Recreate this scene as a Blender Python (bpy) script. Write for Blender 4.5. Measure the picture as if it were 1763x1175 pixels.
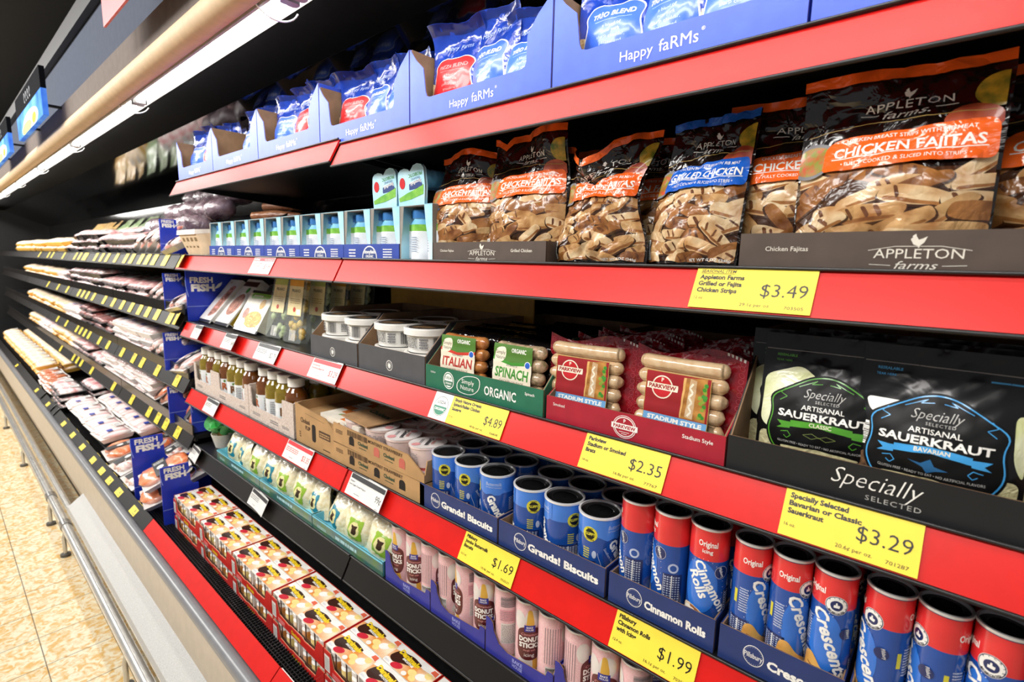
import bpy, math, random
from math import sin, cos, pi, radians as R
from mathutils import Vector, Matrix
from mathutils.geometry import tessellate_polygon
random.seed(7)
for o in list(bpy.data.objects): bpy.data.objects.remove(o)
scene = bpy.context.scene
COL = scene.collection

# ---------------------------------------------------------------- camera, light, exposure
cd = bpy.data.cameras.new('camera'); cam = bpy.data.objects.new('camera', cd); COL.objects.link(cam)
cd.lens = 18.0; cd.sensor_width = 36.0; cd.clip_start = 0.02; cd.clip_end = 60
_r = Matrix(((0.74959371, 0.11713556, -0.6514511), (0.66149885, -0.09838952, 0.74346403), (0.02299011, -0.98823012, -0.15123721)))
_m = Matrix(((_r[0][0], -_r[0][1], -_r[0][2]), (_r[1][0], -_r[1][1], -_r[1][2]), (_r[2][0], -_r[2][1], -_r[2][2])))
cam.matrix_world = Matrix.Translation((0, 0, 1.55)) @ _m.to_4x4()
cd.dof.use_dof = True; cd.dof.focus_distance = 0.95; cd.dof.aperture_fstop = 5.6
scene.camera = cam
vs = scene.view_settings
scene.display_settings.display_device = 'sRGB'
vs.view_transform = 'Standard'; vs.look = 'None'; vs.exposure = 0.0; vs.gamma = 1.0; vs.use_curve_mapping = False
w = bpy.data.worlds.new('store_ambient'); scene.world = w; w.use_nodes = True
w.node_tree.nodes['Background'].inputs[0].default_value = (0.92, 0.96, 1.0, 1)
w.node_tree.nodes['Background'].inputs[1].default_value = 0.26
LAMPS = [(-9.0, -1.6, 3.1, 130), (-6.2, -1.6, 3.1, 130), (-3.6, -1.1, 3.1, 78), (-0.8, -1.1, 3.1, 68), (2.2, -1.1, 3.1, 14)]
for i, (x, y, z, e) in enumerate(LAMPS):       # the store's ceiling luminaires above the aisle
    ld = bpy.data.lights.new('ceiling_luminaire', 'AREA'); ld.shape = 'RECTANGLE'; ld.size = 2.2; ld.size_y = 0.5
    ld.energy = e; ld.color = (1.0, 0.97, 0.93)
    lo = bpy.data.objects.new('ceiling_luminaire', ld); COL.objects.link(lo); lo.location = (x, y, z)
    lo.rotation_euler = (R(38), 0, 0)
TUBE = 26.0

# ---------------------------------------------------------------- materials
def lin(h):
    h = h.lstrip('#'); c = [int(h[i:i + 2], 16) / 255 for i in (0, 2, 4)]
    return tuple(x / 12.92 if x <= .04045 else ((x + .055) / 1.055) ** 2.4 for x in c) + (1,)
MC = {}
def M(name, col, rough=.5, metal=0, coat=0, var=.06, vs_=30, col2=None, bump=0, bs=40, emit=0, trans=0, spec=.5, stretch=None, crease=0, thr=None):
    if name in MC: return MC[name]
    m = bpy.data.materials.new(name); m.use_nodes = True; MC[name] = m
    nt = m.node_tree; b = nt.nodes['Principled BSDF']
    tc = nt.nodes.new('ShaderNodeTexCoord'); src = tc.outputs['Object']
    if stretch:
        mp = nt.nodes.new('ShaderNodeMapping'); mp.inputs['Scale'].default_value = stretch
        nt.links.new(src, mp.inputs['Vector']); src = mp.outputs[0]
    n = nt.nodes.new('ShaderNodeTexNoise'); n.inputs['Scale'].default_value = vs_; n.inputs['Detail'].default_value = 4
    nt.links.new(src, n.inputs['Vector'])
    r = nt.nodes.new('ShaderNodeValToRGB')
    a = lin(col); c2 = lin(col2) if col2 else tuple(min(1, x * (1 + var * 2)) for x in a[:3]) + (1,)
    c1 = a if col2 else tuple(x * (1 - var) for x in a[:3]) + (1,)
    r.color_ramp.elements[0].color = c1; r.color_ramp.elements[1].color = c2
    lo_, hi_ = thr if thr else (.35, .68)
    r.color_ramp.elements[0].position = lo_; r.color_ramp.elements[1].position = hi_
    nt.links.new(n.outputs['Fac'], r.inputs['Fac']); nt.links.new(r.outputs['Color'], b.inputs['Base Color'])
    b.inputs['Roughness'].default_value = rough; b.inputs['Metallic'].default_value = metal
    b.inputs['Coat Weight'].default_value = coat; b.inputs['Coat Roughness'].default_value = .08
    b.inputs['Specular IOR Level'].default_value = spec
    if trans: b.inputs['Transmission Weight'].default_value = trans
    if emit:
        nt.links.new(r.outputs['Color'], b.inputs['Emission Color']); b.inputs['Emission Strength'].default_value = emit
    if bump:
        n2 = nt.nodes.new('ShaderNodeTexNoise'); n2.inputs['Scale'].default_value = bs; n2.inputs['Detail'].default_value = 3
        n2.inputs['Distortion'].default_value = .8
        nt.links.new(tc.outputs['Object'], n2.inputs['Vector'])
        bp = nt.nodes.new('ShaderNodeBump'); bp.inputs['Strength'].default_value = bump; bp.inputs['Distance'].default_value = .01
        h_ = n2.outputs['Fac']
        if crease:                                     # crumpled film: sharp folds between flat facets
            wp = nt.nodes.new('ShaderNodeVectorMath'); wp.operation = 'MULTIPLY_ADD'; wp.inputs[1].default_value = (.05, .05, .05)
            nt.links.new(n2.outputs['Color'], wp.inputs[0]); nt.links.new(tc.outputs['Object'], wp.inputs[2])
            vo = nt.nodes.new('ShaderNodeTexVoronoi'); vo.feature = 'DISTANCE_TO_EDGE'; vo.inputs['Scale'].default_value = crease
            nt.links.new(wp.outputs[0], vo.inputs['Vector'])
            mr = nt.nodes.new('ShaderNodeMapRange'); mr.inputs['From Max'].default_value = .16; nt.links.new(vo.outputs['Distance'], mr.inputs['Value'])
            ad = nt.nodes.new('ShaderNodeMath'); ad.operation = 'MULTIPLY_ADD'; ad.inputs[1].default_value = .45
            nt.links.new(mr.outputs[0], ad.inputs[0]); nt.links.new(n2.outputs['Fac'], ad.inputs[2]); h_ = ad.outputs[0]
        nt.links.new(h_, bp.inputs['Height']); nt.links.new(bp.outputs[0], b.inputs['Normal'])
        nt.links.new(bp.outputs[0], b.inputs['Coat Normal'])
    return m
def film(name, tint='#ffffff', clear=.8, bump=.5, bs=35, rough=.08):       # clear plastic film: see-through with sharp reflections
    if name in MC: return MC[name]
    m = bpy.data.materials.new(name); m.use_nodes = True; MC[name] = m
    nt = m.node_tree; nt.nodes.clear()
    out = nt.nodes.new('ShaderNodeOutputMaterial'); mx = nt.nodes.new('ShaderNodeMixShader')
    tr = nt.nodes.new('ShaderNodeBsdfTransparent'); g = nt.nodes.new('ShaderNodeBsdfPrincipled')
    tr.inputs[0].default_value = lin(tint); g.inputs['Base Color'].default_value = lin(tint); g.inputs['Roughness'].default_value = rough
    g.inputs['Specular IOR Level'].default_value = .8
    tc = nt.nodes.new('ShaderNodeTexCoord'); n2 = nt.nodes.new('ShaderNodeTexNoise'); n2.inputs['Scale'].default_value = bs
    nt.links.new(tc.outputs['Object'], n2.inputs['Vector'])
    bp = nt.nodes.new('ShaderNodeBump'); bp.inputs['Strength'].default_value = bump; bp.inputs['Distance'].default_value = .01
    nt.links.new(n2.outputs['Fac'], bp.inputs['Height']); nt.links.new(bp.outputs[0], g.inputs['Normal'])
    mx.inputs[0].default_value = 1 - clear
    nt.links.new(tr.outputs[0], mx.inputs[1]); nt.links.new(g.outputs[0], mx.inputs[2]); nt.links.new(mx.outputs[0], out.inputs[0])
    return m
WHITE = M('print_white', '#f2f0ea', .4); BLACK = M('print_black', '#0c0b0b', .35); RED = M('rail_red', '#cb140d', .36, var=.03, spec=.3)
YEL = M('tag_yellow', '#ecd23a', .5, var=.02); TAGW = M('tag_white', '#d9d8d3', .5, var=.02)
STEELB = M('shelf_black', '#121213', .42, var=.2); KRAFT = M('kraft_board', '#a9835a', .8, var=.12, vs_=18)
KRAFTIN = M('kraft_inside', '#8f7053', .85, var=.12); GREYIN = M('grey_board', '#8b8680', .85)
CHROME = M('chrome', '#f2f2f4', .2, .3, var=.02); STEEL = M('steel', '#c9c8c4', .24, .65, var=.05)
GREYTXT = M('print_grey', '#77767a', .5); DARKTXT = M('print_charcoal', '#2a2a2c', .5)
NAVY = M('navy_board', '#23376f', .45, var=.06); BLUEB = M('blue_board', '#3c5bd6', .42, var=.05); GOLD = M('print_gold', '#b7974f', .4)
GREENP = M('print_green', '#3f8f2f', .4); BLUEP = M('print_blue', '#2a62c4', .4); PINKP = M('print_pink', '#e8a0a0', .5)

# ---------------------------------------------------------------- mesh building
KIDS = {}
HOST = {'front_print': ('film', 'sleeve', 'panel'), 'label_print': ('tube', 'label', 'cup', 'clear_tray', 'wrap_film', 'film', 'pouch', 'box'), 'lettering': ('card', 'panel', 'board'), 'lid_print': ('foil_lid', 'lid'),
        'top_print': ('sleeve', 'box'), 'film_print': ('film',), 'cap_ridge': ('end_cap',), 'side_print': ('sleeve',), 'small_print': ('sleeve',), 'crimped_top': ('pouch',), 'rail_edge': ('price_rail',), 'coupling': ('pipe',)}
def link(o, parent=None):
    COL.objects.link(o)
    if parent is not None and parent.type == 'EMPTY':
        for h in HOST.get(o.name.split('.')[0], ()):
            k = [c for c in KIDS.get(parent.name, []) if c.name.split('.')[0] == h]
            if k: parent = k[0]; break
    if parent is not None:
        o.parent = parent; KIDS.setdefault(parent.name, []).append(o)
    return o
class MB:
    def __init__(s): s.v = []; s.f = []; s.mi = []; s.ms = []; s.sm = []; s.nm = []
    def mat(s, m):
        if m not in s.ms: s.ms.append(m)
        return s.ms.index(m)
    def poly(s, pts, m, smooth=False):
        i = len(s.v); s.v += [tuple(p) for p in pts]; s.f.append(tuple(range(i, i + len(pts)))); s.mi.append(s.mat(m)); s.sm.append(smooth)
    def box(s, x0, x1, y0, y1, z0, z1, m, b=0):
        if b:
            return s.prism([(x0 + b, y0), (x1 - b, y0), (x1, y0 + b), (x1, y1 - b), (x1 - b, y1), (x0 + b, y1), (x0, y1 - b), (x0, y0 + b)], z0, z1, m)
        P = [(x0, y0, z0), (x1, y0, z0), (x1, y1, z0), (x0, y1, z0), (x0, y0, z1), (x1, y0, z1), (x1, y1, z1), (x0, y1, z1)]
        s.hexa(P, m)
    def hexa(s, P, m):
        i = len(s.v); s.v += [tuple(p) for p in P]; k = s.mat(m)
        for q in ((3, 2, 1, 0), (4, 5, 6, 7), (0, 1, 5, 4), (1, 2, 6, 5), (2, 3, 7, 6), (3, 0, 4, 7)):
            s.f.append(tuple(i + j for j in q)); s.mi.append(k); s.sm.append(False)
    def prism(s, pts, z0, z1, m, fn=None, smooth=False):        # extrude a 2-D outline; fn maps (a, b, h) to a point
        fn = fn or (lambda a, b, h: (a, b, h)); n = len(pts); i = len(s.v); k = s.mat(m)
        s.v += [fn(a, b, z0) for a, b in pts] + [fn(a, b, z1) for a, b in pts]
        for tri in tessellate_polygon([[Vector((a, b, 0)) for a, b in pts]]):
            s.f.append(tuple(i + t for t in tri)); s.f.append(tuple(i + n + t for t in reversed(tri))); s.mi += [k, k]; s.sm += [False, False]
        for a in range(n):
            b = (a + 1) % n; s.f.append((i + a, i + b, i + n + b, i + n + a)); s.mi.append(k); s.sm.append(smooth)
    def grid(s, fn, us, vs_, m, closeu=False, smooth=True, mfn=None, tri=False):
        i = len(s.v); nu, nv = len(us), len(vs_)
        s.v += [tuple(fn(u, v)) for v in vs_ for u in us]
        for b in range(nv - 1):
            for a in range(nu if closeu else nu - 1):
                c = (a + 1) % nu
                F = (i + b * nu + a, i + b * nu + c, i + (b + 1) * nu + c, i + (b + 1) * nu + a)
                for F in ([(F[0], F[1], F[2]), (F[0], F[2], F[3])] if tri else [F]):
                    s.f.append(F); s.mi.append(s.mat(mfn(us[a], vs_[b]) if mfn else m)); s.sm.append(smooth)
    def lathe(s, prof, m, seg=24, c=(0, 0, 0), mats=None, smooth=True, sc=(1, 1)):
        us = [2 * pi * k / seg for k in range(seg)]
        for j in range(len(prof) - 1):
            (r0, z0), (r1, z1) = prof[j], prof[j + 1]
            s.grid(lambda u, v: (c[0] + cos(u) * v[0] * sc[0], c[1] + sin(u) * v[0] * sc[1], c[2] + v[1]), us, [(r0, z0), (r1, z1)], (mats[j] if mats else m), True, smooth)
    def tube(s, path, r, m, seg=8, caps=True):
        path = [Vector(p) for p in path]; rings = []
        for k, p in enumerate(path):
            d = (path[min(k + 1, len(path) - 1)] - path[max(k - 1, 0)]).normalized()
            a = d.cross(Vector((0, 0, 1))); a = a.normalized() if a.length > 1e-4 else Vector((1, 0, 0)); b = d.cross(a)
            rr = r[k] if isinstance(r, (list, tuple)) else r
            rings.append([p + (a * cos(t) + b * sin(t)) * rr for t in [2 * pi * q / seg for q in range(seg)]])
        s.grid(lambda u, v: rings[v][u], list(range(seg)), list(range(len(path))), m, True)
        if caps: s.poly(rings[0], m); s.poly(list(reversed(rings[-1])), m)
    def blob(s, c, rx, ry, rz, m, seg=10, rings=6, jit=0, rnd=random):
        us = [2 * pi * k / seg for k in range(seg)]; off = {}
        def fn(u, v):
            j = off.setdefault((round(u, 3), round(v, 3)), 1 + jit * (rnd.random() - .5))
            return (c[0] + rx * j * cos(u) * cos(v), c[1] + ry * j * sin(u) * cos(v), c[2] + rz * j * sin(v))
        s.grid(fn, us, [-pi / 2 + .02 + (pi - .04) * k / rings for k in range(rings + 1)], m, True)
    def build(s, name, parent=None, loc=None, rot=None):
        me = bpy.data.meshes.new(name); me.from_pydata(s.v, [], s.f)
        for m in s.ms: me.materials.append(m)
        me.polygons.foreach_set('material_index', s.mi); me.polygons.foreach_set('use_smooth', s.sm)
        me.update()
        if s.nm: me.normals_split_custom_set_from_vertices(s.nm)
        o = bpy.data.objects.new(name, me); link(o, parent)
        if loc: o.location = loc
        if rot: o.rotation_euler = rot
        return o
def tag(o, label, cat, group=None):
    o['label'] = label; o['category'] = cat
    if group: o['group'] = group
    return o
def thing(name, label, cat, loc=(0, 0, 0), rot=(0, 0, 0), group=None):
    o = bpy.data.objects.new(name, None); o.empty_display_size = .02; link(o)
    o.location = loc; o.rotation_euler = rot
    return tag(o, label, cat, group)
def struct(b, name):
    o = b.build(name); o['kind'] = 'structure'; return o
def dup(src, loc, rot=(0, 0, 0), label=None, group=None, scale=None, skip=()):
    def cp(o, par):
        c = o.copy(); link(c, par)
        for k in KIDS.get(o.name, []):
            if k.name.split('.')[0] not in skip: cp(k, c)
        return c
    r = cp(src, None); r.location = loc; r.rotation_euler = rot
    if scale: r.scale = scale
    if label: r['label'] = label
    if group: r['group'] = group
    return r

# ---------------------------------------------------------------- printing: flat artwork laid onto a surface
TX = {}
def glyphs(s, bold=0, shear=0, sp=1):
    key = (s, bold, shear, sp)
    if key not in TX:
        cu = bpy.data.curves.new('t', 'FONT'); cu.body = s; cu.size = 1; cu.offset = bold; cu.shear = shear; cu.resolution_u = 2; cu.space_character = sp
        o = bpy.data.objects.new('t', cu); COL.objects.link(o)
        dg = bpy.context.evaluated_depsgraph_get(); me = bpy.data.meshes.new_from_object(o.evaluated_get(dg))
        me.calc_loop_triangles(); V = [(v.co.x, v.co.y) for v in me.vertices]
        T = [[V[i] for i in t.vertices] for t in me.loop_triangles]
        bpy.data.objects.remove(o); bpy.data.curves.remove(cu); bpy.data.meshes.remove(me)
        xs = [p[0] for t in T for p in t] or [0, 0]
        TX[key] = (T, min(xs), max(xs))
    return TX[key]
class PR:
    def __init__(s): s.t = []; s.n = 0; s.bb = []
    def tri(s, T, m, L=None):
        if not T: return s
        if L is None:
            xs = [p[0] for t in T for p in t]; ys = [p[1] for t in T for p in t]; B = (min(xs), max(xs), min(ys), max(ys)); e = 1e-6
            L = 1 + max([l for (a, b_, c, d, l) in s.bb if a < B[1] - e and b_ > B[0] + e and c < B[3] - e and d > B[2] + e], default=0)
            s.bb.append(B + (L,)); s.n = max(s.n, L)
        for t in T: s.t.append((t, m, L))
        return s
    def poly(s, pts, m):
        return s.tri([[pts[i] for i in t] for t in tessellate_polygon([[Vector((a, b, 0)) for a, b in pts]])], m)
    def rect(s, x0, y0, x1, y1, m): return s.tri([[(x0, y0), (x1, y0), (x1, y1)], [(x0, y0), (x1, y1), (x0, y1)]], m)
    def disc(s, x, y, r, m, ry=None, k=24, a0=0, rot=0):
        ry = ry or r
        return s.poly([(x + r * cos(t) * cos(rot) - ry * sin(t) * sin(rot), y + r * cos(t) * sin(rot) + ry * sin(t) * cos(rot)) for t in [2 * pi * q / k for q in range(k)]], m)
    def ring(s, x, y, r, wd, m, ry=None, k=28):
        ry = ry or r; T = []
        for q in range(k):
            a, b = 2 * pi * q / k, 2 * pi * (q + 1) / k
            p = [(x + (r - d) * cos(t), y + (ry - d) * sin(t)) for t in (a, b) for d in (0, wd)]
            T += [[p[0], p[2], p[3]], [p[0], p[3], p[1]]]
        return s.tri(T, m)
    def line(s, pts, wd, m):
        T = []
        for (a, b), (c, d) in zip(pts, pts[1:]):
            l = math.hypot(c - a, d - b) or 1; nx, ny = -(d - b) / l * wd / 2, (c - a) / l * wd / 2
            T += [[(a + nx, b + ny), (a - nx, b - ny), (c - nx, d - ny)], [(a + nx, b + ny), (c - nx, d - ny), (c + nx, d + ny)]]
        return s.tri(T, m)
    def text(s, st, x, y, h, m, al='c', bold=0, shear=0, rot=0, wd=None, sp=1):       # h is the capital height
        T, x0, x1 = glyphs(st, bold, shear, sp); k = h / .72; kx = k
        if wd and (x1 - x0) * k > 0: kx = wd / (x1 - x0)
        ox = {'c': -(x0 + x1) / 2, 'l': -x0, 'r': -x1}[al]; c, sn = cos(rot), sin(rot)
        f = lambda p: (x + ((p[0] + ox) * kx) * c - p[1] * k * sn, y + ((p[0] + ox) * kx) * sn + p[1] * k * c)
        return s.tri([[f(p) for p in t] for t in T], m)
    def lines_of(s, x0, y0, x1, y1, n, m, fill=.5, rnd=random):       # small print: rows of dashes
        dy = (y1 - y0) / n; T = []
        for i in range(n):
            x = x0
            while x < x1 - .001:
                l = min((x1 - x0) * rnd.uniform(.06, .22), x1 - x); a = y0 + i * dy; b = a + dy * fill
                T += [[(x, a), (x + l, a), (x + l, b)], [(x, a), (x + l, b), (x, b)]]; x += l + (x1 - x0) * .03
        return s.tri(T, m)
    def bars(s, x0, y0, x1, y1, n, m, vert=True, rnd=random):
        T = []; a = 0.0; L = (x1 - x0) if vert else (y1 - y0)
        for i in range(n):
            p, q = L * i / n, L * (i + rnd.uniform(.25, .75)) / n
            A, B, C, D = (x0 + p, y0, x0 + q, y1) if vert else (x0, y0 + p, x1, y0 + q)
            T += [[(A, B), (C, B), (C, D)], [(A, B), (C, D), (A, D)]]
        return s.tri(T, m)
    def clip(s, x0, x1, y0=None, y1=None):
        def cl(poly, ax, lim, keep):
            out = []
            for i, p in enumerate(poly):
                q = poly[(i + 1) % len(poly)]; ip, iq = keep(p[ax], lim), keep(q[ax], lim)
                if ip: out.append(p)
                if ip != iq:
                    t = (lim - p[ax]) / (q[ax] - p[ax]); out.append((p[0] + (q[0] - p[0]) * t, p[1] + (q[1] - p[1]) * t))
            return out
        ge = lambda a, b: a >= b; le = lambda a, b: a <= b; N = []
        for t, m, L in s.t:
            P = list(t)
            for ax, lim, k in ((0, x0, ge), (0, x1, le), (1, y0, ge), (1, y1, le)):
                if lim is not None and P: P = cl(P, ax, lim, k)
            for j in range(1, len(P) - 1): N.append(([P[0], P[j], P[j + 1]], m, L))
        s.t = N; return s
    def build(s, name, surf, parent, maxlen=1e9, base=.0005, step=.00007):
        b = MB(); ml2 = maxlen * maxlen; G = isinstance(surf, GridSurf)
        for t, m, L in s.t:
            k_ = base + step * L
            if G:
                if (t[1][0] - t[0][0]) * (t[2][1] - t[0][1]) < (t[2][0] - t[0][0]) * (t[1][1] - t[0][1]): t = t[::-1]
                for q, c in surf.split(list(t)):
                    P = [surf.at(x, y, k_, c) for x, y in q]
                    b.nm += [surf.at(x, y, k_, c, True) for x, y in q]; b.poly(P, m, True)
                continue
            st = [t]
            while st:
                a = st.pop(); e = [(a[i][0] - a[(i + 1) % 3][0]) ** 2 + (a[i][1] - a[(i + 1) % 3][1]) ** 2 for i in range(3)]
                k = max(range(3), key=lambda q: e[q])
                if e[k] > ml2:
                    p, q, r_ = a[k], a[(k + 1) % 3], a[(k + 2) % 3]; md = ((p[0] + q[0]) / 2, (p[1] + q[1]) / 2)
                    st += [[p, md, r_], [md, q, r_]]; continue
                b.poly([surf(x, y, k_) for x, y in a], m, True)
        return b.build(name, parent)
def cut(P, f):        # split a convex polygon where f changes sign: (f <= 0 part, f >= 0 part)
    A, B = [], []; n = len(P)
    for i in range(n):
        p, q = P[i], P[(i + 1) % n]; a, c = f(p), f(q)
        if a <= 0: A.append(p)
        if a >= 0: B.append(p)
        if (a < 0 < c) or (c < 0 < a):
            t = a / (a - c); r = (p[0] + (q[0] - p[0]) * t, p[1] + (q[1] - p[1]) * t); A.append(r); B.append(r)
    return (A if len(A) > 2 else None), (B if len(B) > 2 else None)
class GridSurf:       # a faceted surface; artwork is cut along its facets so that print lies exactly on it
    def __init__(s, fn, us, vs_=None):
        s.us, s.vs = us, vs_; e = 1e-4; s.ruled = vs_ is None; s.fn = fn
        if not s.ruled:
            s.P = [[fn(u, v) for v in vs_] for u in us]; nu, nv = len(us), len(vs_); s.N = []
            for i in range(nu):
                r = []
                for j in range(nv):
                    a = s.P[min(i + 1, nu - 1)][j] - s.P[max(i - 1, 0)][j]; c = s.P[i][min(j + 1, nv - 1)] - s.P[i][max(j - 1, 0)]
                    n = a.cross(c); r.append(n.normalized() if n.length > 1e-12 else Vector((0, -1, 0)))
                s.N.append(r)
    def slabs(s, P, g, ax):
        lo = min(p[ax] for p in P); hi = max(p[ax] for p in P); n = len(g); d = (g[-1] - g[0]) / (n - 1)
        i = max(0, min(n - 2, int((lo - g[0]) / d - 1e-9))); j = max(0, min(n - 2, int((hi - g[0]) / d + 1e-9))); out = []
        for k in range(i, j + 1):
            if k == j: out.append((P, k)); break
            A, P = cut(P, lambda p: p[ax] - g[k + 1])
            if A: out.append((A, k))
            if not P: break
        return out
    def split(s, P):
        for a, i in s.slabs(P, s.us, 0):
            if s.ruled: yield a, (i, 0, 0); continue
            for c, j in s.slabs(a, s.vs, 1):
                du, dv = s.us[i + 1] - s.us[i], s.vs[j + 1] - s.vs[j]
                A, B = cut(c, lambda p: (p[1] - s.vs[j]) / dv - (p[0] - s.us[i]) / du)
                if A: yield A, (i, j, 0)
                if B: yield B, (i, j, 1)
    def at(s, x, y, k, c, nrm=False):
        i, j, h = c; f = (x - s.us[i]) / (s.us[i + 1] - s.us[i])
        if s.ruled and nrm: return ((s.fn(s.us[i], y, 1) - s.fn(s.us[i], y, 0)) * (1 - f) + (s.fn(s.us[i + 1], y, 1) - s.fn(s.us[i + 1], y, 0)) * f).normalized()
        if s.ruled: return s.fn(s.us[i], y, k) * (1 - f) + s.fn(s.us[i + 1], y, k) * f
        g = (y - s.vs[j]) / (s.vs[j + 1] - s.vs[j]); P, N = s.P, s.N
        mix = (lambda A: A[i][j] * (1 - f) + A[i + 1][j] * (f - g) + A[i + 1][j + 1] * g) if h == 0 else (lambda A: A[i][j] * (1 - g) + A[i][j + 1] * (g - f) + A[i + 1][j + 1] * f)
        return mix(N).normalized() if nrm else mix(P) + mix(N) * k
def plane(o, ux=(1, 0, 0), uy=(0, 0, 1)):
    o, ux, uy = Vector(o), Vector(ux).normalized(), Vector(uy).normalized(); n = ux.cross(uy)
    return lambda x, y, d: o + ux * x + uy * y + n * d
def cylsurf(r, z0=0, slope=0, n=48):
    fn = lambda x, y, d: Vector(((r + d + y * slope) * sin(x / r), -(r + d + y * slope) * cos(x / r), z0 + y))
    return GridSurf(fn, [2 * pi * r * (k / n - .5) * 2 for k in range(2 * n + 1)])
ORD = ['first', 'second', 'third', 'fourth', 'fifth', 'sixth', 'seventh', 'eighth', 'ninth', 'tenth', 'eleventh', 'twelfth']
# ---------------------------------------------------------------- the place: floor, walls, ceiling, case body
S1, S2, S3, S4, S5 = 1.828, 1.55, 1.277, 0.993, 0.738
XL, XM, XR = -2.425, -1.187, 0.95
XF = -10.6
FL = M('floor_tile', '#e9d9ae', .3, var=.02)
def tile_material():
    nt = FL.node_tree; b = nt.nodes['Principled BSDF']
    tc = nt.nodes.new('ShaderNodeTexCoord'); mp = nt.nodes.new('ShaderNodeMapping'); mp.inputs['Location'].default_value = (-0.04, -0.155, 0)
    nt.links.new(tc.outputs['Object'], mp.inputs['Vector'])
    n = nt.nodes.new('ShaderNodeTexNoise'); n.inputs['Scale'].default_value = 34; n.inputs['Detail'].default_value = 5; n.inputs['Distortion'].default_value = 1.2
    nt.links.new(tc.outputs['Object'], n.inputs['Vector'])
    r = nt.nodes.new('ShaderNodeValToRGB'); e = r.color_ramp.elements
    e[0].position = .42; e[0].color = lin('#e6dcc0'); e[1].position = .62; e[1].color = lin('#d6ab62')
    nt.links.new(n.outputs['Fac'], r.inputs['Fac'])
    br = nt.nodes.new('ShaderNodeTexBrick'); br.offset = 0; br.inputs['Scale'].default_value = 1
    br.inputs['Brick Width'].default_value = .207; br.inputs['Row Height'].default_value = .207; br.inputs['Mortar Size'].default_value = .0016
    br.inputs['Color1'].default_value = (1, 1, 1, 1); br.inputs['Color2'].default_value = (.94, .94, .94, 1); br.inputs['Mortar'].default_value = (.16, .14, .12, 1)
    nt.links.new(mp.outputs[0], br.inputs['Vector'])
    mx = nt.nodes.new('ShaderNodeMixRGB'); mx.blend_type = 'MULTIPLY'; mx.inputs[0].default_value = 1
    nt.links.new(r.outputs[0], mx.inputs[1]); nt.links.new(br.outputs['Color'], mx.inputs[2])
    nt.links.new(mx.outputs[0], b.inputs['Base Color'])
tile_material()
b = MB(); b.box(-13, 3, -3.5, 2.2, -.05, 0, FL); struct(b, 'floor')
b = MB(); b.box(-13, 3, -3.5, 2.2, 3.3, 3.35, M('ceiling_black', '#141211', .9)); struct(b, 'ceiling')
b = MB(); b.box(-13.05, -12.95, -3.5, 2.2, 0, 3.3, M('far_wall_brown', '#4a4038', .8)); struct(b, 'wall_far')
b = MB(); b.box(-13, 3, 1.62, 1.7, 0, 3.3, M('back_wall_grey', '#131417', .9)); struct(b, 'wall_back')
# blue-grey bulkhead above the case, with the dark pipe along its top
b = MB(); b.box(-12.9, 2.4, .60, 1.6, 2.235, 2.60, M('bulkhead_grey', '#4a505e', .85, var=.04, spec=.15)); struct(b, 'wall_bulkhead')
b = MB(); b.box(-12.9, 2.4, .57, .70, 2.602, 2.68, M('bulkhead_trim', '#1c1c1d', .5)); struct(b, 'trim_1')
b = MB(); b.box(-10.6, -10.55, .45, 1.55, 0, 2.2, STEELB); struct(b, 'wall_case_end')

# the refrigerated case: one continuous body
case = thing('refrigerated_case', 'long open refrigerated display case with a beige front panel and black interior', 'display case', (0, 0, 0))
BEIGE = M('case_beige', '#b7aa98', .38, var=.03); TRIMB = M('canopy_tan', '#cdb392', .6, var=.04, spec=.25); SPECK = M('ledge_speckle', '#b3b2af', .5, var=.12, vs_=400)
b = MB(); b.prism([(.435, .27), (.45, .435), (.50, .435), (.50, .20), (.52, .18), (.52, .05), (.50, .05), (.48, .2)], XF, XR + .5, BEIGE, lambda a, c, h: (h, a, c)); b.build('front_panel', case)
b = MB(); b.tube([(XF, .452, .452), (XR + .5, .452, .452)], .021, M('bumper_grey', '#77787b', .33, var=.05), 16); b.build('bumper_rail', case)
b = MB(); b.prism([(.437, .262), (.437, .285), (.37, .232), (.366, .205), (.376, .202)], -3.39, XR + .5, SPECK, lambda a, c, h: (h, a, c)); b.build('front_ledge', case)
b = MB()
GR = M('kick_grille', '#2b2622', .6, var=.4, vs_=6, stretch=(40, .1, .1))
b.box(XF, XR + .5, .53, .54, .03, .22, GR)
for k in range(150): b.box(-3.38 + k * .03, -3.368 + k * .03, .512, .53, .04, .2, M('kick_dark', '#1a1715', .6))
b.build('kick_plate', case)
b = MB(); b.prism([(.474, .462), (.505, .47), (.57, .455), (1.3, .455), (1.3, .42), (.474, .42)], XF, XR + .5, STEELB, lambda a, c, h: (h, a, c)); b.build('deck', case)
b = MB()
HN = M('grille_wire', '#242426', .35, .4)
for k in range(6): b.box(-6.0, XR, .508 + k * .0095, .5105 + k * .0095, .467 - k * .001, .474 - k * .001, HN)
for k in range(560): b.box(-6 + k * .0123, -6 + k * .0123 + .0022, .506, .562, .464, .4725, HN)
b.build('air_grille', case)
b = MB(); b.box(XF, XR + .5, 1.3, 1.36, .1, 2.15, M('back_gloss', '#0b0b0c', .12, .3, var=.1)); b.build('back_panel', case)
b = MB()
GL = M('mirror_black', '#1a1b1c', .07, .85, var=.02)
b.hexa([(XF, .83, 2.125), (XR + .5, .83, 2.125), (XR + .5, 1.3, 1.93), (XF, 1.3, 1.93), (XF, .83, 2.14), (XR + .5, .83, 2.14), (XR + .5, 1.3, 1.945), (XF, 1.3, 1.945)], GL)
b.build('mirror_panel', case)
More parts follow.
